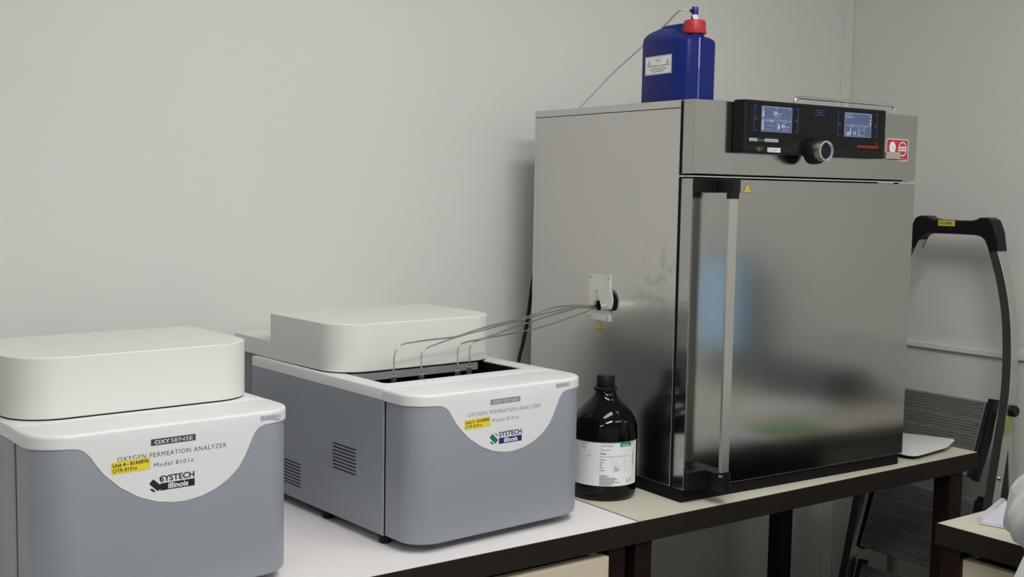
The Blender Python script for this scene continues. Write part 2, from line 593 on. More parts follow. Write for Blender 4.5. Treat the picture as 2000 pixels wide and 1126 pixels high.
def analyzer(label, loc, yaw, cover_y, dark):
    t = thing('oxygen_analyzer', label, 'laboratory analyzer', loc, yaw, 'oxygen analyzers on the white bench')
    # side cabinet
    bm = bmesh.new()
    def q4(i, z):
        return [(i, .0015 + i, z), (AW - i, .0015 + i, z), (AW - i, AD - i, z), (i, AD - i, z)]
    rings(bm, [q4(0, AZB), q4(0, AZM - .0008), q4(.025, AZM - .0008), q4(.025, .250)])
    finish('cabinet_body', bm, GREYP, t, bevel=0.0025)
    # rounded front panel
    bm = bmesh.new()
    pl = bulge(AW - .004, ADP - .001, AR)
    pl = [(x + .002, y - .0048 if y > -.01 else y - .0018) for x, y in pl]
    loops = []
    for z, ins in ((AZB, .004), (AZB + .003, .001), (AZB + .006, 0.0), (AZT - .012, 0.0)):
        c = (AW / 2, -.04)
        loops.append([(x + (c[0] - x) * ins / .2, y + ((c[1] - y) * ins / .08 if y < -.04 else 0), z) for x, y in pl])
    rings(bm, loops)
    finish('front_panel', bm, GREYP, t)
    finish('seam_shade', B(.0030, AW - .0030, -.0060, .0030, AZB + .004, AZM - .002), BLACKM, t)  # black filler; the shade inside the seam gap is put into its colour
    # white fascia with the hanging bib
    bm = bmesh.new()
    off = 0.0016
    pl0 = bulge(AW, ADP, AR, off)
    pli = bulge(AW, ADP, AR, -0.0012)
    rows = []
    for (x, y) in pl0:
        pass
    def zb(p):
        return fasc_z(p[0]) if p[1] < -ADP + 0.03 else 0.279
    rb = .005
    lo = [(p[0], p[1] - .0, zb(p)) for p in pli]
    l1 = [(p[0], p[1], zb(p)) for p in pl0]
    l1b = [(p[0], p[1], zb(p) + .0008) for p in pl0]
    mids = [[(p[0], p[1], zb(p) + (AZT - rb - zb(p)) * f) for p in pl0] for f in (.25, .5, .75, 1.0)]
    loops = [lo, l1, l1b] + mids
    cx, cy = AW / 2, -.03
    for k in range(1, 5):
        a = PI / 2 * k / 4
        ins = rb * (1 - math.cos(a))
        pp = bulge(AW, ADP, AR, off - ins)
        loops.append([(p[0], p[1], AZT - rb + rb * math.sin(a)) for p in pp])
    rings(bm, loops, cap0=False, cap1=True, closed=False)
    fa = finish('fascia', bm, WHITEP, t, ang=50)
    # white top frame around the sample well
    bm = bmesh.new()
    n = 6
    def lp(x0, x1, y0, y1, r, z):
        return [(x, y, z) for x, y in rrect(x0, x1, y0, y1, r, n)]
    wx0, wx1, wy0, wy1 = 0.040, AW - .042, 0.055, 0.36
    e = .003
    rings(bm, [lp(wx0, wx1, wy0, wy1, .012, AZM), lp(0, AW, .0012, AD, .004, AZM), lp(0, AW, .0012, AD, .004, AZT - e),
               lp(e * .3, AW - e * .3, .0012 + e * .3, AD - e * .3, .004, AZT - e * .3),
               lp(e, AW - e, .0012 + e, AD - e, .004, AZT), lp(wx0 - .002, wx1 + .002, wy0 - .002, wy1 + .002, .013, AZT),
               lp(wx0, wx1, wy0, wy1, .012, AZT - .002), lp(wx0, wx1, wy0, wy1, .012, AZM)], False, False)
    finish('top_frame', bm, WHITEP, t)
    bm = bmesh.new()
    rings(bm, [lp(wx0 + .001, wx1 - .001, wy0 + .001, wy1 - .001, .012, AZT - .004), lp(wx0 + .001, wx1 - .001, wy0 + .001, wy1 - .001, .012, .2622),
               lp(wx0 + .015, wx1 - .015, wy0 + .015, wy1 - .015, .010, .2605)], False, True)
    # ledges inside the well
    box(bm, wx0 + .03, wx1 - .05, wy0 + .018, wy0 + .060, .2606, .268)
    w = finish('sample_well', bm, BLACKM, t)
    finish('chamber_block', B(wx0 + .004, wx1 - .030, 0.178, wy1 - .01, .2845, AZT - .001), PLATEG, w)
    # sliding cover with a lower step at its back
    cz = AZT + .0022
    r = .075
    x0, x1 = .010, .430
    def cplan(x0, x1, y0, y1, r, n=14):
        p = [(x0, y1), (x0, y0 + r)]
        for k in range(1, n + 1):
            a = PI + PI / 2 * k / n
            p.append((x0 + r + r * math.cos(a), y0 + r + r * math.sin(a)))
        for k in range(0, n + 1):
            a = 1.5 * PI + PI / 2 * k / n
            p.append((x1 - r + r * math.cos(a), y0 + r + r * math.sin(a)))
        p.append((x1, y1))
        return p
    bm = bmesh.new()
    prism(bm, cplan(x0, x1, cover_y, cover_y + .283, r), cz, .4015)
    prism(bm, [(x0, cover_y + .283), (x1, cover_y + .283), (x1, cover_y + .452), (x0, cover_y + .452)], cz, .341)
    cv = finish('sliding_cover', bm, CREAMP, t, bevel=0.0022, seg=3, ang=30)
    bm = bmesh.new()
    prism(bm, cplan(x0 + .002, x1 - .002, cover_y + .002, cover_y + .28, r), AZT - .0001, cz + .001)
    finish('gap_shade', bm, BLACKM, cv)  # thin black plate paints the shadow line in the gap under the cover
    # slotted vents in the left side
    for (ya, yb_, za, zb_) in ((.1825, .0970, .1665, .1172), (.3749, .3116, .0955, .0478)) if True else ():
        bm = bmesh.new()
        ns = 8
        yc = .3955 if ya > .3 else ya
        for k in range(ns):
            z = za + (zb_ - za) * k / (ns - 1)
            box(bm, -.0004, .004, yb_, yc, z - .0011, z + .0011)
        finish('vent_slots', bm, BLACKM, t)
    for fx in (.016, AW - .016):
        for fy in (.016, .226, .46):
            bm = bmesh.new()
            lathe(bm, [(.0095, 0), (.0115, .002), (.0135, .018 + .002)], 20, (fx, fy, 0))
            finish('foot', bm, RUBBER, t)
    # printing on the fascia
    F = frame_front(-ADP - off)
    dz = 0.0 if not dark else -0.0008
    pm, tm, gm = (PLATED, INK, INKG) if dark else (PLATEG, INKG, PLATEG)
    bm = bmesh.new()
    add_rect(bm, .1755, .2505, .2675, .2780, F, .00008)
    pln = flat('name_plate', bm, pm, fa)
    bm = bmesh.new()
    wl = INKW if dark else WHITEP
    add_text(bm, 'OXY', .0062, F @ Matrix.Translation((.1815, .2696, 0)), .0255, bold=.02, depth=.0002)
    add_text(bm, 'SENSE', .0062, F @ Matrix.Translation((.2085, .2696, 0)), .0375, depth=.0002)
    flat('lettering', bm, INKW if dark else mat('faded_white_ink', (.58, .58, .59), .5, noise=.02), fa)
    bm = bmesh.new()
    add_text(bm, 'OXYGEN PERMEATION ANALYZER', .0074, F @ Matrix.Translation((.1215, .2502 + dz, 0)), .183, space=1.15)
    add_text(bm, 'Model 8101e', .0068, F @ Matrix.Translation((.1805, .2338 + dz, 0)), .066, space=1.2)
    flat('lettering', bm, tm, fa)
    # maker's logo
    lx, lz = (.1755, .1898) if not dark else (.1680, .1945)
    sh = [[(.1752, .2050), (.1765, .2068), (.1806, .2106), (.1822, .2108), (.1948, .1992), (.1956, .1978), (.1952, .1960), (.1902, .1914), (.1886, .1914), (.1758, .2034)],
          [(.1862, .2118), (.1895, .2114), (.1930, .2092), (.1950, .2070), (.1952, .2050), (.1908, .2078)],
          [(.1754, .1965), (.1796, .1966), (.1832, .1936), (.1852, .1915), (.1845, .1904), (.1815, .1910), (.1785, .1930)]]
    dl = (-.0045, .0028) if dark else (0, 0)
    if dark:
        sh[1] = [(.1915, .2128), (.1935, .2130), (.1952, .2085), (.1950, .2045), (.1925, .2062)]
    bm = bmesh.new()
    for s in sh:
        add_poly(bm, [(a + dl[0] * .6, b_ + dl[1]) for a, b_ in s], F)
    flat('logo', bm, INK if dark else TEAL, fa)
    bm = bmesh.new()
    add_text(bm, 'SYSTECH', .0092, F @ Matrix.Translation((lx + .0225, lz + .0138, 0)), .0575, bold=.03)
    add_rect(bm, lx + .0225, lx + .0805, lz - .0005, lz + .0112, F)
    flat('logo', bm, NAVYD if dark else NAVY, fa)
    bm = bmesh.new()
    add_text(bm, 'illinois', .0086, F @ Matrix.Translation((lx + .0355, lz + .0016, 0)), .034, bold=.03, depth=.0002)
    flat('lettering', bm, INKW, fa)
    # yellow tape label with the unit number
    x, z = (.1120, .2308) if dark else (.1140, .2262)
    rot = Matrix.Rotation(math.radians(1.0 if dark else 1.2), 4, 'Z')
    FY = F @ Matrix.Translation((x, z, 0)) @ rot
    bm = bmesh.new()
    add_rect(bm, 0, .0620, 0, .0190, FY, .00025, .0002)
    yl = flat('unit_label', bm, YELLOW, t)
    yl['label'] = 'yellow tape label with black unit number'
    bm = bmesh.new()
    add_text(bm, 'Unit 4 - 81A0076' if dark else 'Unit 5 - 81A0096', .0056, FY @ Matrix.Translation((.0022, .0108, 0)), .0575, bold=.025, depth=.0006)
    add_text(bm, 'OTR 8101e', .0056, FY @ Matrix.Translation((.0022, .0026, 0)), .0385, bold=.012, depth=.0006)
    flat('lettering', bm, INK, yl)
    # silver inventory sticker
    FS = F @ Matrix.Translation((.3665 if dark else .3440, .2845, 0)) @ Matrix.Rotation(math.radians(.6), 4, 'Z')
    bm = bmesh.new()
    add_rect(bm, 0, .039, 0, .0088, FS, .00012, .0001)
    sl = flat('inventory_sticker', bm, PAPERS, t)
    bm = bmesh.new()
    add_rect(bm, .010, .0305, .0062, .0068, FS, .0004)
    add_rect(bm, .010, .0330, .0036, .0042, FS, .0004)
    add_rect(bm, .010, .0280, .0021, .0026, FS, .0004)
    add_frame(bm, .0016, .0072, .0016, .0072, .0007, FS, .0004)
    flat('fine_print', bm, INKG, sl)
    if not dark:
        for sx in (.118, .138):
            bm = bmesh.new()
            lathe(bm, [(.0022, AZT), (.0022, AZT + .0004), (.0008, AZT + .0005)], 12, (sx, .033, 0))
            finish('screw', bm, PLATEG, t)
    return t


A2P, A2A = (-0.6986, 0.0931), 0.0687
A1P, A1A = (-1.3594, 0.0767), 0.0821
analyzer('grey and white analyzer labelled Unit 5, its cover slid back, four steel tubes attached', (A2P[0], A2P[1], BZ), A2A, 0.180, False)
analyzer('grey and white analyzer labelled Unit 4 at the left edge, its cover shut', (A1P[0], A1P[1], BZ), A1A, 0.018, True)

# ------------------------------------------------------------------ four steel tubes from the analyzer to the oven
TUBES = [
    [(-0.611, 0.208, 0.285), (-0.611, 0.208, 0.305), (-0.611, 0.208, 0.323), (-0.61, 0.208, 0.344), (-0.602, 0.209, 0.359), (-0.59, 0.211, 0.365), (-0.563, 0.215, 0.367),
     (-0.518, 0.223, 0.3685), (-0.472, 0.23, 0.3685), (-0.441, 0.236, 0.370), (-0.392, 0.242, 0.379), (-0.343, 0.250, 0.386), (-0.274, 0.261, 0.393),
     (-0.222, 0.270, 0.400), (-0.167, 0.280, 0.410), (-0.13, 0.287, 0.4135), (-0.072, 0.297, 0.4135), (-0.003, 0.309, 0.4085), (0.012, 0.311, 0.408)],
    [(-0.55, 0.202, 0.285), (-0.55, 0.202, 0.303), (-0.55, 0.202, 0.343), (-0.545, 0.203, 0.350), (-0.535, 0.205, 0.355), (-0.507, 0.210, 0.361), (-0.469, 0.217, 0.368),
     (-0.431, 0.224, 0.3735), (-0.384, 0.233, 0.3785), (-0.351, 0.239, 0.3825), (-0.281, 0.253, 0.3905), (-0.231, 0.262, 0.396), (-0.171, 0.274, 0.403),
     (-0.094, 0.289, 0.4095), (-0.054, 0.297, 0.410), (-0.003, 0.306, 0.4055), (0.012, 0.308, 0.405)],
    [(-0.457, 0.209, 0.285), (-0.457, 0.209, 0.298), (-0.458, 0.209, 0.331), (-0.457, 0.209, 0.347), (-0.452, 0.210, 0.3555), (-0.432, 0.214, 0.3595), (-0.392, 0.222, 0.362),
     (-0.357, 0.229, 0.367), (-0.287, 0.244, 0.380), (-0.236, 0.255, 0.387), (-0.175, 0.269, 0.396), (-0.096, 0.286, 0.405), (-0.064, 0.294, 0.408),
     (-0.003, 0.307, 0.402), (0.012, 0.309, 0.402)],
    [(-0.409, 0.237, 0.285), (-0.409, 0.237, 0.298), (-0.409, 0.237, 0.331), (-0.406, 0.238, 0.346), (-0.396, 0.239, 0.354), (-0.362, 0.245, 0.359), (-0.311, 0.254, 0.3625),
     (-0.226, 0.269, 0.3675), (-0.167, 0.279, 0.374), (-0.114, 0.288, 0.383), (-0.052, 0.299, 0.3935), (-0.003, 0.311, 0.4015), (0.012, 0.313, 0.4045)]]
TLAB = ['thin bent steel tube from the leftmost nut of the open analyzer to the oven',
        'thin bent steel tube from the second nut from the left of the open analyzer',
        'thin bent steel tube from the third nut from the left of the open analyzer',
        'thin bent steel tube from the rightmost nut of the open analyzer to the oven']
for pts, lb in zip(TUBES, TLAB):
    x, y, z = pts[0]
    t = thing('steel_tube', lb, 'tube', (x, y, BZ + .2785), 0, 'steel tubes between analyzer and oven')
    bm = bmesh.new()
    tube(bm, [(a, b_, c + BZ) for a, b_, c in smooth_path(pts, 6)], .00165, 10)
    finish('pipe', bm, TUBEM, t, world=True, ang=60)
    bm = bmesh.new()
    h = 0.2685
    hexp = [(.0066 * math.cos(PI / 3 * k), .0066 * math.sin(PI / 3 * k)) for k in range(6)]
    prism(bm, hexp, 0.004, 0.020)
    lathe(bm, [(.0045, 0), (.0045, .0045)], 14)
    lathe(bm, [(.0060, .0195), (.0060, .0235), (.0045, .0245), (.0020, .0250)], 16)
    finish('nut', bm, NICKEL, t, ang=30)

# ------------------------------------------------------------------ steel oven
OA = -0.0382
OW, OD, OT = 0.745, 0.5935, 0.0354
OZB, OZL, OZU, OZT = 0.0296, 0.7105, 0.7200, 0.8791
ov = thing('climate_oven', 'tall brushed steel laboratory oven with a black control panel on the beige bench', 'laboratory oven', (0, 0, BZ), OA)
finish('plinth', B(.0024, .742, .0101, OD - .02, 0.0, OZB + .002), BLACKM, ov)
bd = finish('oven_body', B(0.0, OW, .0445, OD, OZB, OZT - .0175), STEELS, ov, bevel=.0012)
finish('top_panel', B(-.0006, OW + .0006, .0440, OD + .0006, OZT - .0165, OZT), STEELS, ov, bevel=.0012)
finish('top_seam', B(.0012, OW - .0012, .0460, OD - .001, OZT - .0178, OZT - .0162), BLACKM, bd)
finish('door_gasket', B(.005, OW - .005, OT - .001, .0450, OZB + .008, OZT - .002), RUBBER, ov)
# thin flange between control housing and door
finish('front_flange', B(.0005, OW - .0005, .004, .0450, OZL + .0030, OZL + .0060), SATIN, ov)


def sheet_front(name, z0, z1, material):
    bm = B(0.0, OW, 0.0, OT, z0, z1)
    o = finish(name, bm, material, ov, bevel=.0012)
    L = frame_left(0.0)
    def seam(zb_, up):
        bm = bmesh.new()
        s = 1 if up else -1
        p = [(-OT + .003, zb_), (-OT + .008, zb_ + s * .0085), (-.012, zb_ + s * .0085), (-.003, zb_)]
        for (a, b_), (c, d_) in zip(p, p[1:]):
            vx, vy = c - a, d_ - b_
            l = math.hypot(vx, vy)
            nx, ny = -vy / l * .00022, vx / l * .00022
            add_poly(bm, [(a - nx, b_ - ny), (c - nx, d_ - ny), (c + nx, d_ + ny), (a + nx, b_ + ny)], L)
        flat('fold_seam', bm, INKG, o)
    seam(z0 + .001, True)
    seam(z1 - .001, False)
    return o


ch = sheet_front('control_housing', OZU, OZT, STEEL_SHADED)
dr = sheet_front('door', OZB, OZL, STEEL_SHADED)

# handle: two black brackets and an aluminium bar
hd = finish('door_handle', B(.0520, .0768, -.0605, -.0525, .064, .676), ALU, ov, bevel=.0016, seg=2)
for zc0, zc1, nm in ((.6805, .7100, 1), (.0310, .0720, 0)):
    bm = bmesh.new()
    prism(bm, [(.0006, -.0001), (.0006, -.0105), (.002, -.0115), (.0560, -.0115), (.0560, -.050), (.0600, -.0625), (.0740, -.0640), (.0830, -.0600), (.0895, -.0470), (.0905, -.0001)], zc0, zc1)
    finish('handle_bracket', bm, BLACKP, ov, bevel=.0015)
    finish('handle_socket', B(.0508, .0780, -.0620, -.0512, .6680 if nm else zc1 - .001, zc0 + .001 if nm else .0755), BLACKP, ov, bevel=.0008)

# chrome hinge at the upper right corner of the door
bm = bmesh.new()
box(bm, OW - .060, OW - .012, .002, .030, OZL + .0002, OZL + .0025)
lathe(bm, [(.0001, 0), (.010, .0), (.010, .0045), (.006, .0065), (.0001, .007)], 20, (OW - .022, .012, OZL + .0005))
box(bm, OW - .14, OW - .08, .001, .020, OZL + .0006, OZL + .0028)
finish('hinge', bm, CHROME, ov)

# control console
bm = bmesh.new()
prism(bm, [(.1115, 0.0), (.1185, -.030), (.5875, -.030), (.5940, 0.0)], .7685, .8835)
cs = finish('control_console', bm, BLACKP, ov, bevel=.004, seg=3)
finish('glass_panel', B(.1300, .5790, -.0312, -.0298, .7880, .8790), BLACKG, cs, bevel=.0005)
FC = frame_front(-.0312)
# left and right screens
BMS = {}


def g_(kind, x):
    key = (kind, 'l' if x < .32 else ('r' if x > .40 else 'm'))
    if kind in ('led', 'lbl'):
        key = (kind, len(BMS))
    if key not in BMS:
        BMS[key] = bmesh.new()
    return BMS[key]


for sx0, sx1 in ((.1680, .2630), (.4385, .5325)):
    mid = (sx0 + sx1) / 2
    add_rect(g_('scr', sx0), sx0, sx1, .8442, .8712, FC, .0001)
    add_rect(g_('scr', sx0), sx0, mid - .0012, .8165, .8425, FC, .0001)
    add_rect(g_('scr', mid + .0012), mid + .0012, sx1, .8165, .8425, FC, .0001)
    for a, b_, c, d_ in ((sx0, sx1, .8442, .8712), (sx0, mid - .0012, .8165, .8425), (mid + .0012, sx1, .8165, .8425)):
        add_frame(g_('wht', a), a, b_, c, d_, .0007, FC, .0002, 'lt')
        add_frame(g_('wht', a), a, b_, c, d_, .00035, FC, .0002, 'rb')
    for s, x0, x1 in (('l', sx0 - .0225, sx0 - .0125), ('r', sx1 + .0105, sx1 + .0205)):
        add_frame(g_('led', x0), x0, x1, .8450, .8712, .00055, FC, .0001, s + 'tb')
        add_frame(g_('led', x0), x0, x1, .8175, .8425, .00055, FC, .0001, s + 'tb')
add_frame(g_('led', .3395), .3395, .3680, .8600, .8715, .0005, FC, .0001)
add_text(g_('led', .3470), 'START', .0030, FC @ Matrix.Translation((.3470, .8640, 0)), .0130)
T_ = lambda x, z: FC @ Matrix.Translation((x, z, .0002))
add_text(g_('wht', .2040), '20', .0072, T_(.2040, .8540), .0120, bold=.01)
add_text(g_('wht', .2170), '.0°C', .0034, T_(.2170, .8540), .0105)
add_text(g_('wht', .2105), 'TEMP', .0018, T_(.2105, .8660), .0080)
add_text(g_('wht', .2060), 'Set 20.0°C', .0020, T_(.2060, .8490), .0190)
add_frame(g_('wht', .1715), .1715, .1750, .8480, .8680, .0006, FC, .0003)
add_rect(g_('lbl', .1722), .1722, .1744, .8486, .8600, FC, .0003)
add_rect(g_('wht', .2535), .2535, .2550, .8650, .8680, FC, .0003)
add_frame(g_('wht', .1705), .1705, .1755, .8210, .8400, .0012, FC, .0003)
add_text(g_('wht', .1830), 'FAN  ■ ■', .0018, T_(.1830, .8385), .0220)
add_text(g_('wht', .1830), '--.-°C --.-', .0026, T_(.1830, .8285), .0275)
add_text(g_('wht', .1830), 'Set --.-', .0016, T_(.1830, .8210), .0200)
add_text(g_('wht', .2300), '50', .0064, T_(.2300, .8270), .0110, bold=.01)
add_text(g_('wht', .2418), '.7 %rh', .0028, T_(.2418, .8270), .0150)
add_text(g_('wht', .2330), 'HUMIDITY', .0016, T_(.2330, .8370), .0160)
add_text(g_('wht', .2350), 'Set 50.0', .0018, T_(.2350, .8210), .0170)
add_poly(g_('lbl', .2225), [(.2225 + .0030 * math.cos(a), .8265 + .0042 * math.sin(a)) for a in [PI * (.85 + 1.3 * k / 12) for k in range(13)]] + [(.2225, .8375)], FC, .0003)
add_text(g_('wht', .4430), '12:14 Uhr', .0020, T_(.4430, .8655), .0180)
add_text(g_('wht', .4430), 'Handbetrieb', .0022, T_(.4430, .8605), .0230, bold=.02)
for k, z in enumerate((.8650, .8570)):
    add_poly(g_('wht', .5285), circle_pts(.5285, z, .0016, .0018, 12), FC, .0003)
add_rect(g_('yel', .5265), .5265, .5295, .8462, .8520, FC, .0003)
add_text(g_('wht', .4560), 'ALARM', .0016, T_(.4560, .8385), .0140)
add_rect(g_('wht', .4590), .4590, .4610, .8205, .8360, FC, .0003)
for z in (.8195, .8225, .8255):
    add_rect(g_('wht', .4450), .4450, .4580, z, z + .0012, FC, .0003)
    add_rect(g_('wht', .4700), .4700, .4790, z + .002, z + .0030, FC, .0003)
add_text(g_('wht', .5020), 'GRAPH', .0014, T_(.5020, .8385), .0110)
pts = [(.4905, .8215), (.4940, .8235), (.4960, .8285), (.5000, .8310), (.5040, .8345), (.5085, .8345), (.5100, .8300), (.5105, .8235)]
for (a, b_), (c, d_) in zip(pts, pts[1:]):
    add_poly(g_('yel', .5), [(a, b_), (c, d_), (c + .0003, d_ + .0008), (a + .0003, b_ + .0008)], FC, .0003)
add_rect(g_('wht', .4890), .4890, .5120, .8200, .8205, FC, .0003)
add_rect(g_('wht', .4890), .4890, .4895, .8200, .8380, FC, .0003)
for (kind, side), bm_ in BMS.items():
    nm, mt = {'scr': ('display', SCREEN), 'wht': ('display_digits', SCREENL), 'lbl': ('display_icons', SCREENB), 'yel': ('display_graph', SCREENY), 'led': ('touch_keys', BLUELED)}[kind]
    flat(nm, bm_, mt, cs)
# strip label, power mark, sticker, maker's name
bm = bmesh.new()
add_poly(bm, [(.1320, .7940), (.1575, .7940), (.1575, .8010), (.1320, .8010)], FC, .0001)
flat('energy_label', bm, INKL, cs)
bm = bmesh.new()
add_poly(bm, [(.1800, .7940), (.2210, .7940), (.2225, .7955), (.2225, .7995), (.2210, .8010), (.1800, .8010)], FC, .0001)
nb = flat('energy_label', bm, INKL, cs)
bm = bmesh.new()
add_text(bm, 'eco', .0078, T_(.1592, .7944), .0192, bold=.005)
flat('lettering', bm, GREENI, nb)
bm = bmesh.new()
add_text(bm, 'MEMMERT', .0026, T_(.1345, .7960), .0210)
add_text(bm, 'CLIMATE TECHNOLOGY', .0026, T_(.1825, .7960), .0370)
flat('lettering', bm, INKG, nb)
FB = frame_front(-.0302)
bm = bmesh.new()
add_poly(bm, circle_pts(.1650, .7772, .0038, n=20), FB, .0002)
pw = flat('power_button', bm, INKL, cs)
bm = bmesh.new()
add_poly(bm, circle_pts(.1650, .7772, .0028, n=20), FB, .0004)
add_rect(bm, .1642, .1658, .7790, .7815, FB, .0004)
flat('power_mark', bm, BLACKP, pw)
bm = bmesh.new()
add_rect(bm, .1646, .1654, .7775, .7812, FB, .0006)
for x in (.1545, .1715):
    add_text(bm, 'On' if x < .16 else 'Off', .0025, FB @ Matrix.Translation((x, .7790, .0003)), .0050)
    add_text(bm, '1' if x < .16 else '0', .0025, FB @ Matrix.Translation((x + .001, .7745, .0003)))
flat('lettering', bm, INKL, pw)
bm = bmesh.new()
add_rect(bm, .1905, .2310, .7718, .7818, FB, .0001, .0001)
st = flat('inventory_sticker', bm, PAPER, cs)
bm = bmesh.new()
add_frame(bm, .1922, .1990, .7732, .7802, .0010, FB, .0004)
add_rect(bm, .2020, .2210, .7785, .7792, FB, .0004)
add_rect(bm, .2020, .2260, .7758, .7768, FB, .0004)
add_rect(bm, .2020, .2180, .7738, .7744, FB, .0004)
flat('fine_print', bm, INKG, st)
bm = bmesh.new()
add_text(bm, 'memmert', .0085, T_(.4860, .7918), .0740)
add_rect(bm, .5528, .5536, .7925, .8090, FC, .0002)
flat('lettering', bm, ORANGE, cs)
# rotary knob
KX, KZ = .3350, .7785
bm = bmesh.new()
lathe(bm, [(.0300, .0), (.0300, -.010), (.0292, -.019), (.0265, -.024)], 40, (KX, -.0285, KZ), 'y')
finish('knob_collar', bm, BLACKP, cs)
bm = bmesh.new()
lathe(bm, [(.0225, .004), (.0230, 0), (.0232, -.0175), (.0226, -.0190), (.0192, -.0195), (.0188, -.0178), (.0188, -.006)], 48, (KX, -.0525, KZ), 'y')
kn = finish('control_knob', bm, SATIN, cs)
bm = bmesh.new()
lathe(bm, [(.0176, -.0165), (.0176, -.0176), (.0001, -.0178)], 40, (KX, -.0525, KZ), 'y')
finish('knob_face', bm, BLACKP, kn)
bm = bmesh.new()
pr_ = []
lathe(bm, [(.0190, -.0170), (.0176, -.0170)], 48, (KX, -.0525, KZ), 'y')
bmesh.ops.delete(bm, geom=[f for f in bm.faces if len(f.verts) > 4], context='FACES')
bmesh.ops.delete(bm, geom=[v for v in bm.verts if v.co.x < KX + .003], context='VERTS')
finish('knob_light', bm, BLUELED2, kn, smooth=False)

# red round-cornered sticker and small lock tab
FD = frame_front(0.0)
bm = bmesh.new()
add_poly(bm, rrect(.6290, .7130, .7665, .8200, .007), FD, .0001, .0001)
rs = flat('red_sticker', bm, PAPER, ov)
bm = bmesh.new()
add_poly(bm, rrect(.6312, .7108, .7685, .8180, .006), FD, .0003)
flat('sticker_ground', bm, REDS, rs)
bm = bmesh.new()
add_poly(bm, circle_pts(.6525, .7990, .0120, .0140), FD, .0004)
cx, cz_ = .6905, .7960
ro, ri = .0160, .0135
bm2 = bm
for k in range(28):
    a0, a1 = 2 * PI * k / 28, 2 * PI * (k + 1) / 28
    add_poly(bm, [(cx + ri * math.cos(a0), cz_ + ri * 1.12 * math.sin(a0)), (cx + ro * math.cos(a0), cz_ + ro * 1.12 * math.sin(a0)),
                  (cx + ro * math.cos(a1), cz_ + ro * 1.12 * math.sin(a1)), (cx + ri * math.cos(a1), cz_ + ri * 1.12 * math.sin(a1))], FD, .0004)
add_rect(bm, cx - .0145, cx + .0145, cz_ - .0050, cz_ - .0012, FD, .0004)
add_rect(bm, cx - .0145, cx + .0145, cz_ + .0012, cz_ + .0050, FD, .0004)
add_poly(bm, [(cx - .009, cz_ + .006), (cx + .009, cz_ + .006), (cx + .010, cz_ + .0068), (cx - .010, cz_ + .0068)], FD, .0004)
add_rect(bm, .6820, .7040, .7722, .7728, FD, .0004)
flat('sticker_print', bm, PAPER, rs)
bm = bmesh.new()
add_rect(bm, .6465, .6590, .7987, .7993, FD, .0006)
flat('sticker_line', bm, REDS, rs)
bm = bmesh.new()
box(bm, .6200, .6600, -.0085, -.0004, .7705, .7875)
box(bm, .6598, .6612, -.0080, -.0006, .7710, .7870)
box(bm, .6610, .6725, -.0085, -.0004, .7705, .7875)
finish('lock_tab', bm, SATIN, ov, bevel=.0006)


def warning(M, s, parent, name='warning_sticker'):
    """black-edged yellow triangle, base width s"""
    bm = bmesh.new()
    h = s * .90
    add_poly(bm, [(-s / 2, 0), (s / 2, 0), (0, h)], M, .00015)
    o = flat(name, bm, INK, parent)
    bm = bmesh.new()
    k = .86
    add_poly(bm, [(-s / 2 * k, h * .055), (s / 2 * k, h * .055), (0, h * .93)], M, .0003)
    o2 = flat('sticker_face', bm, WARN, o)
    bm = bmesh.new()
    for i in range(3):
        x = (i - 1) * s * .12
        p = [(x, h * .22), (x + s * .03, h * .32), (x - s * .02, h * .40), (x + s * .02, h * .52)]
        for (a, b_), (c, d_) in zip(p, p[1:]):
            add_poly(bm, [(a, b_), (a + s * .03, b_), (c + s * .03, d_), (c, d_)], M, .0005)
    add_rect(bm, -s * .2, s * .2, h * .13, h * .17, M, .0005)
    flat('sticker_symbol', bm, INK, o)
    o['label'] = 'yellow triangular hot surface sticker'
    return o


warning(frame_front(0.0, .1635, .6815), .0225, ov)
warning(frame_left(0.0, .3100, .3505), .0270, ov)

# cable port on the left side
bm = bmesh.new()
PX = -.0042
HOY, HOZ, HR = .3105, .4085, .0125
L_ = frame_left(PX)
outer = [(.2675, .3745), (.3480, .3745), (.3480, .4820), (.2675, .4820)]
# plate with a round hole: ring of quads between hole and rectangle
N = 40
def on_rect(a):
    c, s = math.cos(a), math.sin(a)
    ts = []
    if c > 1e-9: ts.append((.3480 - HOY) / c)
    if c < -1e-9: ts.append((.2675 - HOY) / c)
    if s > 1e-9: ts.append((.4820 - HOZ) / s)
    if s < -1e-9: ts.append((.3745 - HOZ) / s)
    t_ = min(ts)
    return HOY + c * t_, HOZ + s * t_
ang = sorted(set([2 * PI * k / N for k in range(N)] + [math.atan2(z - HOZ, y - HOY) % (2 * PI) for y, z in outer]))
lo = [[(PX, HOY + HR * math.cos(a), HOZ + HR * math.sin(a)) for a in ang],
      [(PX, *on_rect(a)) for a in ang], [(-.0001, *on_rect(a)) for a in ang]]
hole = [(-.0001, HOY + HR * math.cos(a), HOZ + HR * math.sin(a)) for a in ang]
rings(bm, [hole] + lo, False, False)
pp = finish('port_plate', bm, PORTM, ov, ang=30)
bm = bmesh.new()
lathe(bm, [(HR + .0012, -.0056), (HR + .0020, -.0046), (HR, -.0042)], 32, (0, HOY, HOZ), 'x')
bmesh.ops.delete(bm, geom=[f for f in bm.faces if len(f.verts) > 4], context='FACES')
finish('port_collar', bm, SATIN, pp)
bm = bmesh.new()
lathe(bm, [(HR - .0002, -.0004), (.00001, -.0004)], 32, (0, HOY, HOZ), 'x')
finish('port_hole', bm, BLACKM, pp)
for y, z, r_, h_ in ((.2735, .3805, .0030, .0022), (.2735, .4760, .0030, .0022), (.3420, .3805, .0030, .0022), (.3420, .4760, .0030, .0022), (.3085, .4440, .0032, .0095)):
    bm = bmesh.new()
    screw(bm, (PX, y, z), r_, h_)
    finish('screw', bm, NICKEL, pp)
bm = bmesh.new()
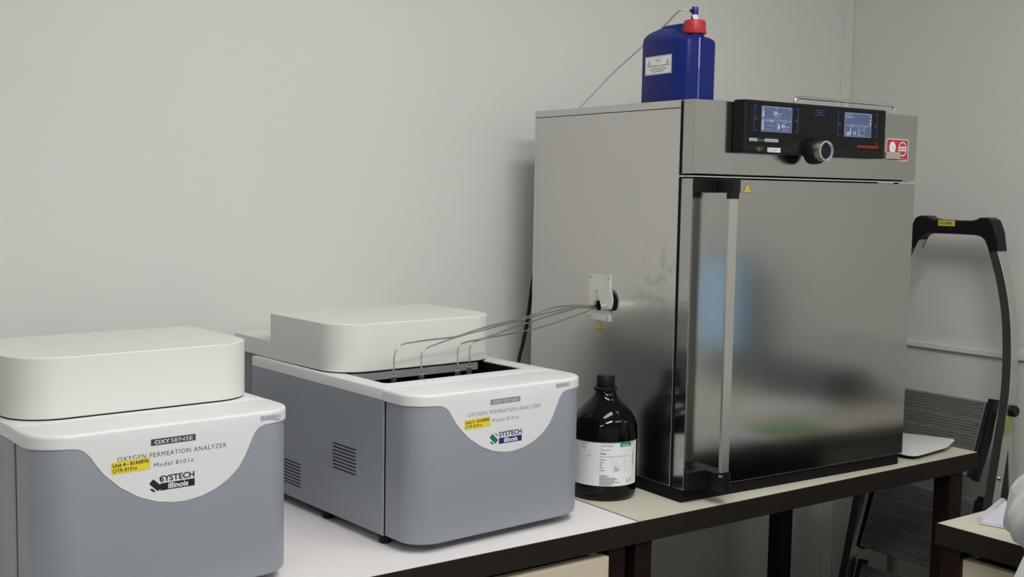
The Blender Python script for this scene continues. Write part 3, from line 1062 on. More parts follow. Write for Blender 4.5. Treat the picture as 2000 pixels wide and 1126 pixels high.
fl = [(.3006, .4560), (.2800, .4528), (.2620, .4480), (.2530, .4400), (.2490, .4290), (.2490, .4180), (.2530, .4070), (.2560, .4035), (.2900, .4035),
      (.2925, .4090), (.2990, .4245), (.3070, .4400), (.3095, .4470), (.3070, .4535)]
prism(bm, fl, -.0104, -.0078, 'x')
lathe(bm, [(.0020, -.0225), (.0020, -.0085)], 14, (0, .2740, .4120), 'x')
finish('port_flap', bm, PORTM, pp, ang=30)
bm = bmesh.new()
prism(bm, [(.2730, .4380), (.2620, .4400), (.2500, .4290), (.2500, .4100), (.2560, .4010), (.2730, .4010)], -.0070, -.0004, 'x')
finish('flap_seal', bm, BLACKM, pp)

# ------------------------------------------------------------------ wire rail lying on the oven top
def oven_world(x, y, z):
    c, s = math.cos(OA), math.sin(OA)
    return (c * x - s * y, s * x + c * y, BZ + z)


t = thing('wire_rail', 'bent chrome wire rail on top of the oven behind the control panel', 'rail', oven_world(.54, .05, OZT), OA)
bm = bmesh.new()
tube(bm, smooth_path([(-.182, 0, .0), (-.182, 0, .014), (-.1805, 0, .0215), (-.173, 0, .026), (-.15, 0, .0265), (0, 0, .0265), (.15, 0, .0265), (.165, 0, .026), (.1735, 0, .0215),
                      (.175, 0, .014), (.175, 0, .0)], 5), .0038, 10)
finish('top_wire', bm, CHROME, t, ang=60)
bm = bmesh.new()
tube(bm, [(-.004, 0, .0), (-.004, 0, .0265)], .0028, 10)
finish('post', bm, CHROME, t, ang=60)
bm = bmesh.new()
tube(bm, [(-.182, 0, .003), (-.182, .30, .003), (.175, .30, .003), (.175, 0, .003)], .0028, 10)
finish('base_wire', bm, CHROME, t, ang=60)

# ------------------------------------------------------------------ blue canister on the oven
JX0, JX1, JY0, JY1 = .050, .1460, .0941, .2360
jc = oven_world(.1045, .1678, OZT)
t = thing('water_canister', 'blue plastic canister with red screw cap standing on the oven', 'canister', jc, OA)
hx, hy = .0545, .0740
def jplan(ins, ins_y=None):
    a, b_ = hx - ins, hy - (ins if ins_y is None else ins_y)
    r = .008
    p = []
    # front-left corner chamfered, others rounded
    p += [(-a, b_ - r), (-a, -b_ + .034)]
    p += [(-a + .0025, -b_ + .028), (-a + .0115, -b_ + .006), (-a + .016, -b_ + .0015), (-a + .022, -b_)]
    p += [(a - .022, -b_), (a - .016, -b_ + .0015), (a - .0115, -b_ + .006), (a - .0025, -b_ + .028), (a, -b_ + .034)]
    p += [(a, b_ - r), (a - r * .3, b_ - r * .3), (a - r, b_), (-a + r, b_), (-a + r * .3, b_ - r * .3)]
    return p
loops = []
JH = .174
for z, i, iy in ((0, .004, .004), (.003, .001, .001), (.008, 0, 0), (.07, 0, 0), (.140, 0, 0), (.150, .0012, .001), (.157, .0045, .004), (.163, .0100, .009), (.168, .017, .016), (JH - .001, .025, .024), (JH, .034, .040)):
    lp_ = []
    for x, y in jplan(i, iy):
        u = min(1.0, max(0.0, (-y - (hy - .085)) / .06))
        u = u * u * (3 - 2 * u)
        lp_.append((x, y, z - .019 * u * max(0.0, (z - .125) / .049)))
    loops.append(lp_)
bm = bmesh.new()
rings(bm, loops)
jb = finish('canister_body', bm, BLUEP, t, ang=32)
bm = bmesh.new()
rings(bm, [[(x * s, y * s2 + .018, z) for x, y in rrect(-.016, .016, -.040, .040, .012)] for z, s, s2 in ((.160, 1.1, 1.0), (.176, 1.0, 1.0), (.181, .85, .9), (.183, .6, .75))])
finish('grip', bm, BLUEP, t, ang=40)
CX, CY = 0.006, -.038
bm = bmesh.new()
lathe(bm, [(.022, .145), (.022, .168)], 30, (CX, CY, 0))
finish('neck', bm, BLUEP, t)
bm = bmesh.new()
n = 60
def capring(r, z, rib):
    return [((r - (rib if i % 3 == 0 else 0)) * math.cos(2 * PI * i / n) + CX, (r - (rib if i % 3 == 0 else 0)) * math.sin(2 * PI * i / n) + CY, z) for i in range(n)]
rings(bm, [capring(.0262, .1575, 0), capring(.0270, .1590, 0), capring(.0270, .1640, 0), capring(.0252, .1650, 0), capring(.0256, .1660, .0009), capring(.0248, .1830, .0009), capring(.0234, .1868, .0003), capring(.020, .1882, 0)])
cp = finish('screw_cap', bm, REDP, t, ang=30)
bm = bmesh.new()
lathe(bm, [(.0085, .1880), (.0085, .1950), (.0070, .1960), (.0070, .2010)], 20, (CX, CY, 0))
finish('connector_base', bm, WHITEF, cp)
bm = bmesh.new()
lathe(bm, [(.0074, .2005), (.0078, .2015), (.0078, .2150), (.0070, .2180), (.0040, .2185)], 20, (CX, CY, 0))
finish('connector', bm, BLUEF, cp)
bm = bmesh.new()
lathe(bm, [(.0034, -.016), (.0036, -.008), (.0036, .0)], 14, (CX, CY, .2085), 'x')
finish('hose_barb', bm, BLACKP, cp)
bm = bmesh.new()
tube(bm, smooth_path([(CX - .008, CY - .004, .1885), (CX - .012, CY - .003, .192), (CX - .010, CY - .001, .196)], 4), .0016, 8)
finish('vent_clip', bm, BLACKP, cp)
# sight strip on the narrow front face
bm = bmesh.new()
F_ = frame_front(-hy - .0001)
add_rect(bm, -.0125, -.0085, .078, .146, F_, .0002, .0002)
ss = flat('sight_strip', bm, TRANSL, t)
bm = bmesh.new()
add_rect(bm, -.0125, -.0085, .006, .0780, F_, .0002, .0002)
flat('liquid_column', bm, TRANSD, ss)
# label on the broad side
L = frame_left(-hx, 0, 0)
LM = L @ Matrix.Translation((-.0575, .0665, 0)) @ Matrix.Rotation(math.radians(0.6), 4, 'Z')
bm = bmesh.new()
add_rect(bm, 0, .0905, 0, .0420, LM, .0002, .0002)
lb = flat('hazard_label', bm, PAPER, t)
lb['label'] = 'white paper label with H2O lettering and two red triangles'
bm = bmesh.new()
add_frame(bm, .0012, .0893, .0012, .0408, .0007, LM, .0006)
add_text(bm, 'H', .0072, LM @ Matrix.Translation((.0380, .0285, 0)), .0050, depth=.0006)
add_text(bm, '2', .0042, LM @ Matrix.Translation((.0435, .0270, 0)), .0030, depth=.0006)
add_text(bm, 'O', .0072, LM @ Matrix.Translation((.0470, .0285, 0)), .0058, depth=.0006)
add_text(bm, 'demineralisiert | demineralised', .0030, LM @ Matrix.Translation((.0060, .0185, 0)), .0790, bold=.02, depth=.0006)
for k, (a, b_) in enumerate(((.020, .071), (.016, .078), (.024, .066), (.082, .086))):
    z = .0138 - k * .0038 if k < 3 else .0052
    add_rect(bm, a, b_, z, z + .0010, LM, .0006)
flat('lettering', bm, INK, lb)
bm = bmesh.new()
for x in (.0085, .0715):
    for (p, q) in (((x, .0225), (x + .0105, .0225)), ((x + .0105, .0225), (x + .00525, .0330)), ((x + .00525, .0330), (x, .0225))):
        dx, dy = q[0] - p[0], q[1] - p[1]
        l = math.hypot(dx, dy)
        nx, ny = -dy / l * .0011, dx / l * .0011
        add_poly(bm, [p, q, (q[0] + nx, q[1] + ny), (p[0] + nx, p[1] + ny)], LM, .0006)
    add_rect(bm, x + .0047, x + .0058, .0245, .0295, LM, .0006)
flat('hazard_triangles', bm, REDS, lb)

# clear hose from the cap over the oven and down behind it
pts = [(CX - .014 + .1045, CY + .1678, .2085 + OZT), (.080, .140, 1.0880), (.094, .170, 1.0885), (.1236, .225, 1.083), (.1336, .25, 1.0765), (.1413, .35, 1.0302), (.139, .45, .9782), (.1219, .56, .8985), (.117, .598, .872), (.112, .618, .80), (.11, .625, .60), (.11, .63, .30), (.11, .64, .05)]
pw_ = [oven_world(*p) for p in pts]
t = thing('clear_hose', 'thin clear hose running from the red cap down behind the oven', 'hose', pw_[0])
bm = bmesh.new()
tube(bm, smooth_path(pw_, 8), .0019, 10)
finish('hose_line', bm, HOSE, t, world=True, ang=60)

# black cable hanging behind the oven
pts = [(0.105, .66, .60), (.075, .655, .46), (.0558, .645, .382), (.0440, .64, .331), (.0290, .635, .280), (.0115, .63, .230), (-.004, .62, .15), (-.010, .60, .06), (-.008, .55, .0052), (.0, .46, .0052)]
bm = bmesh.new()
p3 = smooth_path([(x, y, z + BZ) for x, y, z in pts], 6)
tube(bm, p3, .0048, 10)
o = finish('power_cable', bm, RUBBER, None, ang=60)
tag(o, 'black cable hanging between the oven back and the wall', 'cable')

# ------------------------------------------------------------------ dark glass bottle
BX, BY, BR = -0.0915, 0.1615, 0.0742
t = thing('reagent_bottle', 'dark brown glass bottle with white label beside the oven', 'bottle', (BX, BY, BZ))
bm = bmesh.new()
lathe(bm, [(.0001, .003), (.052, .003), (.062, .0), (.0700, .003), (.0735, .010), (BR, .020), (BR, .140), (.0738, .152), (.0720, .163), (.0680, .175), (.0610, .187), (.0520, .198), (.0420, .208), (.0330, .217),
           (.0270, .2245), (.0230, .233), (.0212, .241), (.0210, .25), (.0001, .25)], 72)
finish('glass_body', bm, AMBER, t, ang=60)
bm = bmesh.new()
n = 60
def rg(r, z, rib=0):
    return [((r - (rib if i % 2 else 0)) * math.cos(2 * PI * i / n), (r - (rib if i % 2 else 0)) * math.sin(2 * PI * i / n), z) for i in range(n)]
rings(bm, [rg(.0190, .244), rg(.0205, .2440), rg(.0212, .2455), rg(.0212, .2475), rg(.0208, .2480, .0005), rg(.0204, .2680, .0005), rg(.0190, .2705), rg(.016, .2712)])
cpb = finish('cap', bm, BLACKP, t, ang=30)
bm = bmesh.new()
lathe(bm, [(.0215, .2365), (.0262, .2370), (.0268, .2390), (.0268, .2425), (.0245, .2445), (.0208, .2450)], 40)
finish('cap_ring', bm, BLACKP, cpb)
TH0 = math.atan2(-1.789223 - BY, -1.777039 - BX)      # bearing that looks at the viewer's side


def cyl_patch(bm, a0, a1, z0, z1, r, n=40):
    A = [a0 + (a1 - a0) * k / n for k in range(n + 1)]
    lo_ = [bm.verts.new((r * math.cos(TH0 + a), r * math.sin(TH0 + a), z0)) for a in A]
    hi_ = [bm.verts.new((r * math.cos(TH0 + a), r * math.sin(TH0 + a), z1)) for a in A]
    for i in range(n):
        bm.faces.new((lo_[i], lo_[i + 1], hi_[i + 1], hi_[i]))


def arc_rect(bm, x0, x1, y0, y1, M):
    n_ = max(1, int((x1 - x0) / .004))
    for i in range(n_):
        a, b_ = x0 + (x1 - x0) * i / n_, x0 + (x1 - x0) * (i + 1) / n_
        add_poly(bm, [(a, y0), (b_, y0), (b_, y1), (a, y1)], M)


def bend(bm, r):
    """maps flat x (arc length), y (height), z (lift) on the bottle"""
    for v in bm.verts:
        a = v.co.x / BR
        rr = r + v.co.z
        v.co = Vector((rr * math.cos(TH0 + a), rr * math.sin(TH0 + a), v.co.y))


bm = bmesh.new()
cyl_patch(bm, -2.0, 1.25, .0355, .1330, BR + .0003, 60)
lab = finish('paper_label', bm, PAPER, t, ang=60)
lab['label'] = 'white paper label with green edge and black print'
I4 = Matrix.Identity(4)
bm = bmesh.new()
cyl_patch(bm, -2.0, 1.25, .1312, .1330, BR + .0005, 60)
cyl_patch(bm, .50, .92, .1220, .1320, BR + .0006, 12)
flat('green_band', bm, TEALB, lab)
bm = bmesh.new()
cyl_patch(bm, .90, 1.06, .1262, .1320, BR + .0007, 6)
flat('orange_corner', bm, YELLOW, lab)
bm = bmesh.new()
X0 = -.0085
TB = lambda s, h, x, z, w=None, b=0.0: add_text(bm, s, h, Matrix.Translation((x, z, 0)), w, bold=b)
TB('1.15333.2500', .0042, X0, .1235, .028)
TB('LiChrosolv', .0036, X0, .1145, .023)
TB('Water', .0040, X0, .1062, .0150, .03)
TB('for chromatography (LC-MS Grade)', .0028, X0, .1002, .066)
for k, s in enumerate(('Wasser', 'Agua', 'Eau', 'Água', 'Acqua')):
    TB(s, .0030, X0, .0932 - k * .0058, None, .015)
for k, w in enumerate((.016, .021, .036, .041, .034, .046, .030, .027)):
    arc_rect(bm, X0, X0 + w, .0590 - k * .0031, .0590 - k * .0031 + .0013, I4)
TB('M13 M00', .0036, -.0520, .1250, .0150)
TB('0059', .0036, -.0520, .1170, .0110)
for k in range(14):
    add_rect(bm, .0740, .0780, .0760 + k * .0024, .0760 + k * .0024 + (.0014 if k % 3 else .0006), I4)
arc_rect(bm, -.0365, -.0270, .1008, .1014, I4)
add_rect(bm, -.0325, -.0319, .0975, .1045, I4)
# handwriting-like emblem at the lower right of the label
for p, q in (((.056, .0410), (.0565, .0500)), ((.0565, .0490), (.0615, .0420)), ((.0615, .0420), (.0680, .0500)), ((.0680, .0500), (.0690, .0430)), ((.0670, .0450), (.0720, .0510))):
    dx, dy = q[0] - p[0], q[1] - p[1]
    l = math.hypot(dx, dy)
    nx, ny = -dy / l * .0005, dx / l * .0005
    add_poly(bm, [(p[0] - nx, p[1] - ny), (q[0] - nx, q[1] - ny), (q[0] + nx, q[1] + ny), (p[0] + nx, p[1] + ny)], I4)
bend(bm, BR + .0006)
flat('lettering', bm, INKG, lab)
bm = bmesh.new()
for p in ([(.016, .068), (.024, .068), (.024, .082), (.036, .070), (.048, .084), (.048, .068), (.056, .068), (.056, .092), (.049, .094), (.036, .081), (.024, .094), (.016, .094)],):
    add_poly(bm, p, I4)
bmesh.ops.triangulate(bm, faces=bm.faces)
bend(bm, BR + .0005)
flat('watermark_emblem', bm, mat('pale_print', (.69, .70, .725), .55, noise=.01), lab)
bm = bmesh.new()
TB('Supelco', .0042, .0420, .1240, .0190, .02)
bend(bm, BR + .0008)
flat('lettering', bm, INKW, lab)

# ------------------------------------------------------------------ white tray lid at the bench end
tr = [(.80, .165), (1.0256, .168), (1.0408, .1184), (1.0600, .055), (1.0640, .034), (1.0540, .024), (0.9751, -.0050), (.825, -.0225), (.808, -.018), (.80, -.005)]
t = thing('tray', 'shallow white plastic tray on the bench between oven and ladder', 'tray', (0.93, 0.07, BZ))
def tray_pts(z, lift, s=1.0):
    out = []
    for x, y in tr:
        xx, yy = .93 + (x - .93) * s, .07 + (y - .07) * s
        u = max(0, (xx - .97) / .10)
        out.append((xx, yy, BZ + z + lift * u * u))
    return out
bm = bmesh.new()
rings(bm, [tray_pts(.0115, .006), tray_pts(.0135, .006), tray_pts(.0140, .006, .985)])
finish('tray_top', bm, TRAYM, t, world=True)
bm = bmesh.new()
rings(bm, [[(.93 + (x - .93) * s, .07 + (y - .07) * s, BZ + z) for x, y in tr] for z, s in ((0.0, .86), (.006, .90), (.0116, .955))])
finish('tray_base', bm, BLACKP, t, world=True)

# ------------------------------------------------------------------ spiral notebook on the desk
NA = math.atan2(-.3881 + .4443, .6005 - .4255)
t = thing('spiral_notebook', 'white wire-bound notebook lying on the desk beside the white coat', 'notebook', (.418, -.458, BZ), NA)
finish('back_cover', B(.0, .205, -.148, .006, 0.0, .0018), mat('brown_card', (.32, .22, .13), .7, noise=.05), t)
finish('pages', B(.001, .203, -.146, .004, .0018, .0085), mat('paper_pages', (.62, .63, .72), .7, noise=.02), t)
bm = bmesh.new()
for k in range(24):
    x = .008 + k * .0082
    ring = [(x + .0012 * math.sin(2 * PI * j / 14), .0075 + .0075 * math.cos(2 * PI * j / 14), .0080 + .0068 * math.sin(2 * PI * j / 14)) for j in range(15)]
    tube(bm, ring, .0008, 6)
finish('wire_binding', bm, WHITEF, t, ang=60)
bm = bmesh.new()
add_rect(bm, .012, .19, -.0070, -.0064, frame_up(0, 0, .0086), .0001)
add_rect(bm, .012, .19, -.0150, -.0146, frame_up(0, 0, .0086), .0001)
flat('ruled_lines', bm, INKL, t)

# ------------------------------------------------------------------ monitor further along the desk (seen mirrored in the oven door)
t = thing('desk_monitor', 'small monitor with a pale blue screen, seen mirrored in the oven door', 'monitor', (1.36, -1.39, BZ))
sm = mat('monitor_screen', (.05, .05, .06), .3, emit=(.36, .62, .86), estr=1.0, noise=.03)
finish('casing', B(-.03, .02, -.115, .115, .08, .45), BLACKP, t, bevel=.004)
finish('screen', B(-.0312, -.0300, -.105, .105, .10, .44), sm, t)
finish('stand', B(-.005, .02, -.03, .03, .008, .12), BLACKP, t)
finish('stand_foot', B(-.07, .06, -.09, .09, 0, .010), BLACKP, t, bevel=.003)

t = thing('equipment_case', 'low dark equipment case on the desk, seen mirrored in the oven door', 'case', (1.30, -.985, BZ))
finish('case_body', B(-.11, .10, -.24, .27, .0, .075), mat('grey_case_plastic', (.10, .105, .115), .5, noise=.05), t, bevel=.006)
finish('case_lid', B(-.112, .102, -.242, .272, .0752, .100), mat('slate_plastic', (.12, .125, .14), .5, noise=.05), t, bevel=.006)

t = thing('paper_stack', 'white paper stack lying on the desk, seen as a pale streak in the oven door', 'paper', (1.03, -.72, BZ), .25)
finish('sheets', B(-.148, .148, -.105, .105, 0, .012), PAPER, t)
t = thing('green_folder', 'green card folder on the desk, seen as a green patch in the oven door', 'folder', (.80, -.49, BZ), .1)
finish('cover', B(-.11, .11, -.06, .06, 0, .004), mat('green_card', (.10, .32, .08), .6, noise=.03), t)

# ------------------------------------------------------------------ folded step ladder
LYC = .235
ld = thing('step_ladder', 'folded aluminium step ladder with black handle leaning by the right wall', 'step ladder', (1.22, LYC, 0.0))
RAIL = [(1.338, .118, .570), (1.333, .098, .525), (1.325, .062, .430), (1.315, .034, .310), (1.302, .020, .150), (1.280, .020, .000), (1.250, .019, -.150), (1.195, .016, -.420), (1.125, .010, -.742)]
for s in (1, -1):
    bm = bmesh.new()
    pts = [(x, LYC + s * (y - LYC), z + BZ) for x, y, z in RAIL]
    hw, ht = .0135, .019
    sec = [(-ht, -hw), (ht, -hw), (ht, hw), (-ht, hw)]
    sweep(bm, smooth_path(pts, 6), sec, up=(1, 0, 0))
    sr = finish('side_rail', bm, SATIN, ld, world=True, bevel=.0018)
    bm = bmesh.new()
    sweep(bm, smooth_path(pts, 6), [(-ht - .0012, -hw + .0015), (-ht + .001, -hw + .0015), (-ht + .001, hw - .0005), (-ht - .0012, hw - .0005)], up=(1, 0, 0))
    finish('rail_strip', bm, RAIL_DARK, sr, world=True)  # thin dark strip laid over one face of the rail
    bm = bmesh.new()
    sweep(bm, [(1.335, LYC + s * (.045 - LYC), .06 + BZ), (1.375, LYC + s * (.035 - LYC), -.40 + BZ), (1.405, LYC + s * (.028 - LYC), -.742 + BZ)], [(-.011, -.013), (.011, -.013), (.011, .013), (-.011, .013)], up=(1, 0, 0))
    finish('rear_leg', bm, SATIN, ld, world=True, bevel=.0015)
    for (fx, fy) in ((1.125, .010), (1.405, .028)):
        yy = LYC + s * (fy - LYC)
        finish('rubber_foot', B(fx - .022, fx + .022, yy - .026, yy + .026, 0.0, .03), RUBBER, ld, world=True, bevel=.004)
# black handle hoop
HX0, HX1 = 1.312, 1.362
half = [(0.0, .6130), (.060, .6135), (.078, .6175), (.088, .6235), (.112, .6240), (.128, .6170), (.1385, .5960), (.1440, .5800), (.1530, .5310), (.1500, .5250), (.1240, .5215), (.1170, .5400), (.1060, .5600), (.092, .5685), (.075, .5715), (0.0, .5720)]
right = [(LYC - u, z + BZ) for u, z in half]
left = [(LYC + u, z + BZ) for u, z in reversed(half[1:-1])]
bm = bmesh.new()
prism(bm, right + left, HX0, HX1, 'x')
hnd = finish('handle', bm, BLACKP, ld, world=True, bevel=.006, seg=3)
FL = frame_left(HX0)
bm = bmesh.new()
HM = FL @ Matrix.Translation((-.2800, .5960 + BZ, 0))
add_rect(bm, 0, .0560, -.0010, .0160, HM, .0006, .0002)
bmesh.ops.transform(bm, matrix=ld.matrix_basis.inverted(), verts=bm.verts)
hs = flat('tape_label', bm, YELLOWT, ld)
bm = bmesh.new()
add_text(bm, 'A-222 90P2', .0075, HM @ Matrix.Translation((.0030, .0040, 0)), .0430, bold=.02, depth=.0012)
bmesh.ops.transform(bm, matrix=ld.matrix_basis.inverted(), verts=bm.verts)
flat('lettering', bm, INK, hs)
# ribbed treads, hanging folded
TREADS = [((1.296, .092), (1.218, -.118), .151), ((1.245, -.186), (1.168, -.398), .164), ((1.200, -.462), (1.122, -.670), .176)]
for (xa, za), (xb, zb_), hw in TREADS:
    d_ = Vector((xb - xa, zb_ - za))
    L__ = d_.length
    d_.normalize()
    nrm = Vector((d_.y, -d_.x))          # towards the viewer's side (-x, +z... outward)
    if nrm.x > 0:
        nrm = -nrm
    prof = []
    k = 0
    groups = [0, 1, 2, 3, 4, 6, 7, 8, 9, 11, 12, 13, 14, 16, 17, 18, 19, 21, 22, 23]
    for i in groups:
        s0 = .012 + i * (L__ - .024) / 24
        for ds, h in ((0, .0), (.0012, .0022), (.0042, .0022), (.0054, .0)):
            prof.append((s0 + ds, h))
    poly = [(0.0, -.022), (0.0, .0), (.006, .0025)] + prof + [(L__ - .004, .0025), (L__, 0.0), (L__, -.022)]
    pts = [(xa + d_.x * s_ + nrm.x * h, za + d_.y * s_ + nrm.y * h + BZ) for s_, h in poly]
    bm = bmesh.new()
    prism(bm, pts, LYC - hw, LYC + hw, 'y')
    td = finish('tread', bm, TREADM, ld, world=True, ang=20)
    for sgn in (-1, 1):
        bm = bmesh.new()
        y0 = LYC + sgn * hw
        q = [(xa + d_.x * s_ + nrm.x * h, za + d_.y * s_ + nrm.y * h + BZ) for s_, h in ((0, -.022), (0, .003), (L__, .003), (L__, -.022))]
        prism(bm, q, min(y0, y0 + sgn * .0022), max(y0, y0 + sgn * .0022), 'y')
        for f in (.08, .18, .30, .42):
            lathe(bm, [(.0036, 0), (.003, -.003), (.0001, -.004)], 10, (xa + d_.x * L__ * f - .003, y0 - sgn * .007, za + d_.y * L__ * f + BZ), 'x')
        finish('end_trim', bm, CHROME, td, world=True, ang=30)
    # black moulded brackets at both ends
    for sgn in (-1, 1):
        y0 = LYC + sgn * (hw + .0023)
        y1 = LYC + sgn * (hw + .024)
        q = [(xa + .030, za + .006 + BZ), (xa + .006, za + .010 + BZ), (xb + .008, zb_ - .004 + BZ), (xb + .025, zb_ - .015 + BZ), (xb + .055, zb_ + .045 + BZ), (xa + .000, za - .11 + BZ), (xa + .016, za - .05 + BZ)]
        bm = bmesh.new()
        prism(bm, q, min(y0, y1), max(y0, y1), 'y')
        finish('tread_bracket', bm, BLACKP, ld, world=True, bevel=.002)
bm = bmesh.new()
lathe(bm, [(.0075, 0), (.0165, -.002), (.0165, -.012), (.013, -.016), (.0001, -.016)], 24, (1.300, .0062, .078 + BZ), 'y')
finish('locking_knob', bm, BLACKP, ld, world=True)
bm = bmesh.new()
lathe(bm, [(.0070, 0), (.0065, -.005), (.0001, -.006)], 16, (1.257, .0058, -.112 + BZ), 'y')
finish('bolt', bm, NICKEL, ld, world=True)
bm = bmesh.new()
add_rect(bm, 1.268, 1.299, .010 + BZ, .062 + BZ, frame_front(.0058), .0004, .0002)
bmesh.ops.transform(bm, matrix=ld.matrix_basis.inverted(), verts=bm.verts)
gs = flat('green_sticker', bm, GREENS, ld)

# ------------------------------------------------------------------ person in a white lab coat at the desk
def skin_mesh(name, nodes, edges, material, parent, root=0, levels=2, world=True):
    me = bpy.data.meshes.new(name)
    me.from_pydata([Vector(n[0]) - (parent.matrix_basis.translation if world else Vector()) for n in nodes], edges, [])
    o = bpy.data.objects.new(name, me)
    COL.objects.link(o)
    o.parent = parent
    md = o.modifiers.new('skin', 'SKIN')
    md.use_smooth_shade = True
    for i, nd in enumerate(nodes):
        r = nd[1]
        o.data.skin_vertices[0].data[i].radius = r if isinstance(r, tuple) else (r, r)
        o.data.skin_vertices[0].data[i].use_root = (i == root)
    sd = o.modifiers.new('sub', 'SUBSURF')
    sd.levels = levels
    sd.render_levels = levels
    me.materials.append(material)
    return o


PXc, PYc = .10, -.905
pe = thing('person', 'person in a white lab coat seated at the desk, elbow on its edge', 'person', (PXc, PYc, 0.0))
# body: seated on a stool, facing +x
nodes = [((.07, -.965, .66), .105), ((.08, -.965, .80), .115), ((.09, -.965, .95), .120), ((.10, -.965, 1.08), (.11, .11)), ((.11, -.965, 1.17), .05), ((.13, -.965, 1.24), .048),
         ((.10, -.835, 1.08), .050), ((.215, -.690, .865), .040), ((.40, -.715, .812), .032), ((.46, -.740, .79), .024),
         ((.10, -1.095, 1.08), .050), ((.145, -1.145, .88), .040), ((.38, -1.05, .82), .032), ((.44, -1.03, .79), .024),
         ((.14, -.860, .64), .085), ((.29, -.860, .62), .070), ((.28, -.860, .36), .050), ((.25, -.860, .08), .038), ((.35, -.86, .035), .030),
         ((.14, -1.07, .64), .085), ((.29, -1.07, .62), .070), ((.28, -1.07, .36), .050), ((.25, -1.07, .08), .038), ((.35, -1.07, .035), .030)]
edges = [(0, 1), (1, 2), (2, 3), (3, 4), (4, 5), (3, 6), (6, 7), (7, 8), (8, 9), (3, 10), (10, 11), (11, 12), (12, 13), (0, 14), (14, 15), (15, 16), (16, 17), (17, 18), (0, 19), (19, 20), (20, 21), (21, 22), (22, 23)]
body = skin_mesh('body', nodes, edges, SKIN, pe, 0, 2)
# head
bm = bmesh.new()
bmesh.ops.create_uvsphere(bm, u_segments=24, v_segments=16, radius=1.0)
for v in bm.verts:
    x, y, z = v.co
    w = 1.0 - .22 * max(0, -z)
    v.co = Vector((x * .098 * (1 + .0) + .012 * max(0, -z) , y * .076 * w, z * .118))
    if x > .85 and -.35 < z < .15 and abs(y) < .25:
        v.co.x += .020 * (1 - abs(y) / .25)
bmesh.ops.translate(bm, vec=((.155), -.965, 1.335), verts=bm.verts)
lathe(bm, [(.062, 1.10), (.056, 1.16), (.054, 1.22), (.052, 1.275)], 24, (.122, -.965, 0))
finish('head', bm, SKIN, pe, world=True, ang=80)
bm = bmesh.new()
bmesh.ops.create_uvsphere(bm, u_segments=24, v_segments=16, radius=1.0)
bmesh.ops.delete(bm, geom=[v for v in bm.verts if v.co.x > .35 and v.co.z < .45 or v.co.z < -.6], context='VERTS')
for v in bm.verts:
    v.co = Vector((v.co.x * .106 + .145, v.co.y * .084 - .965, v.co.z * .124 + 1.338))
finish('hair', bm, HAIR, pe, world=True, ang=80)
for s in (-1, 1):
    bm = bmesh.new()
    bmesh.ops.create_uvsphere(bm, u_segments=10, v_segments=8, radius=.011)
    bmesh.ops.translate(bm, vec=(.242, -.965 + s * .031, 1.345), verts=bm.verts)
    finish('eye', bm, PAPER, pe, world=True)
    bm = bmesh.new()
    bmesh.ops.create_uvsphere(bm, u_segments=10, v_segments=8, radius=1)
    for v in bm.verts:
        v.co = Vector((v.co.x * .018 + .145, v.co.y * .008 - .965 + s * .078, v.co.z * .030 + 1.33))
    finish('ear', bm, SKIN, pe, world=True)
    # hands with five fingers resting on the desk
    hy_ = -.742 if s > 0 else -1.025
    hb = Vector((.47, hy_, .785))
    nd = [(hb, (.022, .014)), (hb + Vector((.035, 0, -.004)), (.030, .012)), (hb + Vector((.07, 0, -.006)), (.032, .011))]
    ed = [(0, 1), (1, 2)]
    for k, (dy, ln) in enumerate(((-.027, .062), (-.009, .075), (.009, .070), (.027, .052))):
        i0 = len(nd)
        nd += [(hb + Vector((.085, dy, -.006)), .0085), (hb + Vector((.085 + ln * .5, dy * 1.1, -.008)), .0080), (hb + Vector((.085 + ln, dy * 1.15, -.020)), .0065)]
        ed += [(2, i0), (i0, i0 + 1), (i0 + 1, i0 + 2)]
    i0 = len(nd)
    nd += [(hb + Vector((.030, -s * .040, -.008)), .0095), (hb + Vector((.062, -s * .052, -.016)), .0075)]
    ed += [(1, i0), (i0, i0 + 1)]
    skin_mesh('hand', nd, ed, SKIN, pe, 0, 1)


# fuse the figure into one continuous surface
bpy.context.view_layer.update()
dg = bpy.context.evaluated_depsgraph_get()
bm = bmesh.new()
parts_ = [o for o in pe.children if o.name.split('.')[0] in ('body', 'head', 'ear', 'hand')]
for o in parts_:
    me = bpy.data.meshes.new_from_object(o.evaluated_get(dg))
    bm.from_mesh(me)
    bpy.data.meshes.remove(me)
for o in parts_:
    bpy.data.objects.remove(o, do_unlink=True)
me = bpy.data.meshes.new('body')
bm.to_mesh(me)
bm.free()
me.materials.append(SKIN)
body = bpy.data.objects.new('body', me)
COL.objects.link(body)
body.parent = pe
md = body.modifiers.new('fuse', 'REMESH')
md.mode = 'VOXEL'
md.voxel_size = 0.0045
md.use_smooth_shade = True
md = body.modifiers.new('soften', 'SMOOTH')
md.iterations = 4


def cloth_tube(bm, rows, n=56, seed=1, amp=.006):
    """rows: (centre, ux, uy) ellipses stacked along a limb or trunk, with folds that run along it"""
    rnd = random.Random(seed)
    ph = [rnd.uniform(0, 6.28) for _ in range(8)]
    loops = []
    for k, (c, u, w) in enumerate(rows):
        c, u, w = Vector(c), Vector(u), Vector(w)
        lp_ = []
        for i in range(n):
            a = 2 * PI * i / n
            f = 1 + amp / max(u.length, .03) * (math.sin(3 * a + ph[0] + .30 * k) * .7 + math.sin(5 * a + ph[1] - .22 * k) * .6 + .5 * math.sin(9 * a + ph[2] + .15 * k) + .35 * math.sin(2 * a + ph[3] + .9 * k))
            lp_.append(c + u * math.cos(a) * f + w * math.sin(a) * f)
        loops.append(lp_)
    rings(bm, loops)
    return bm


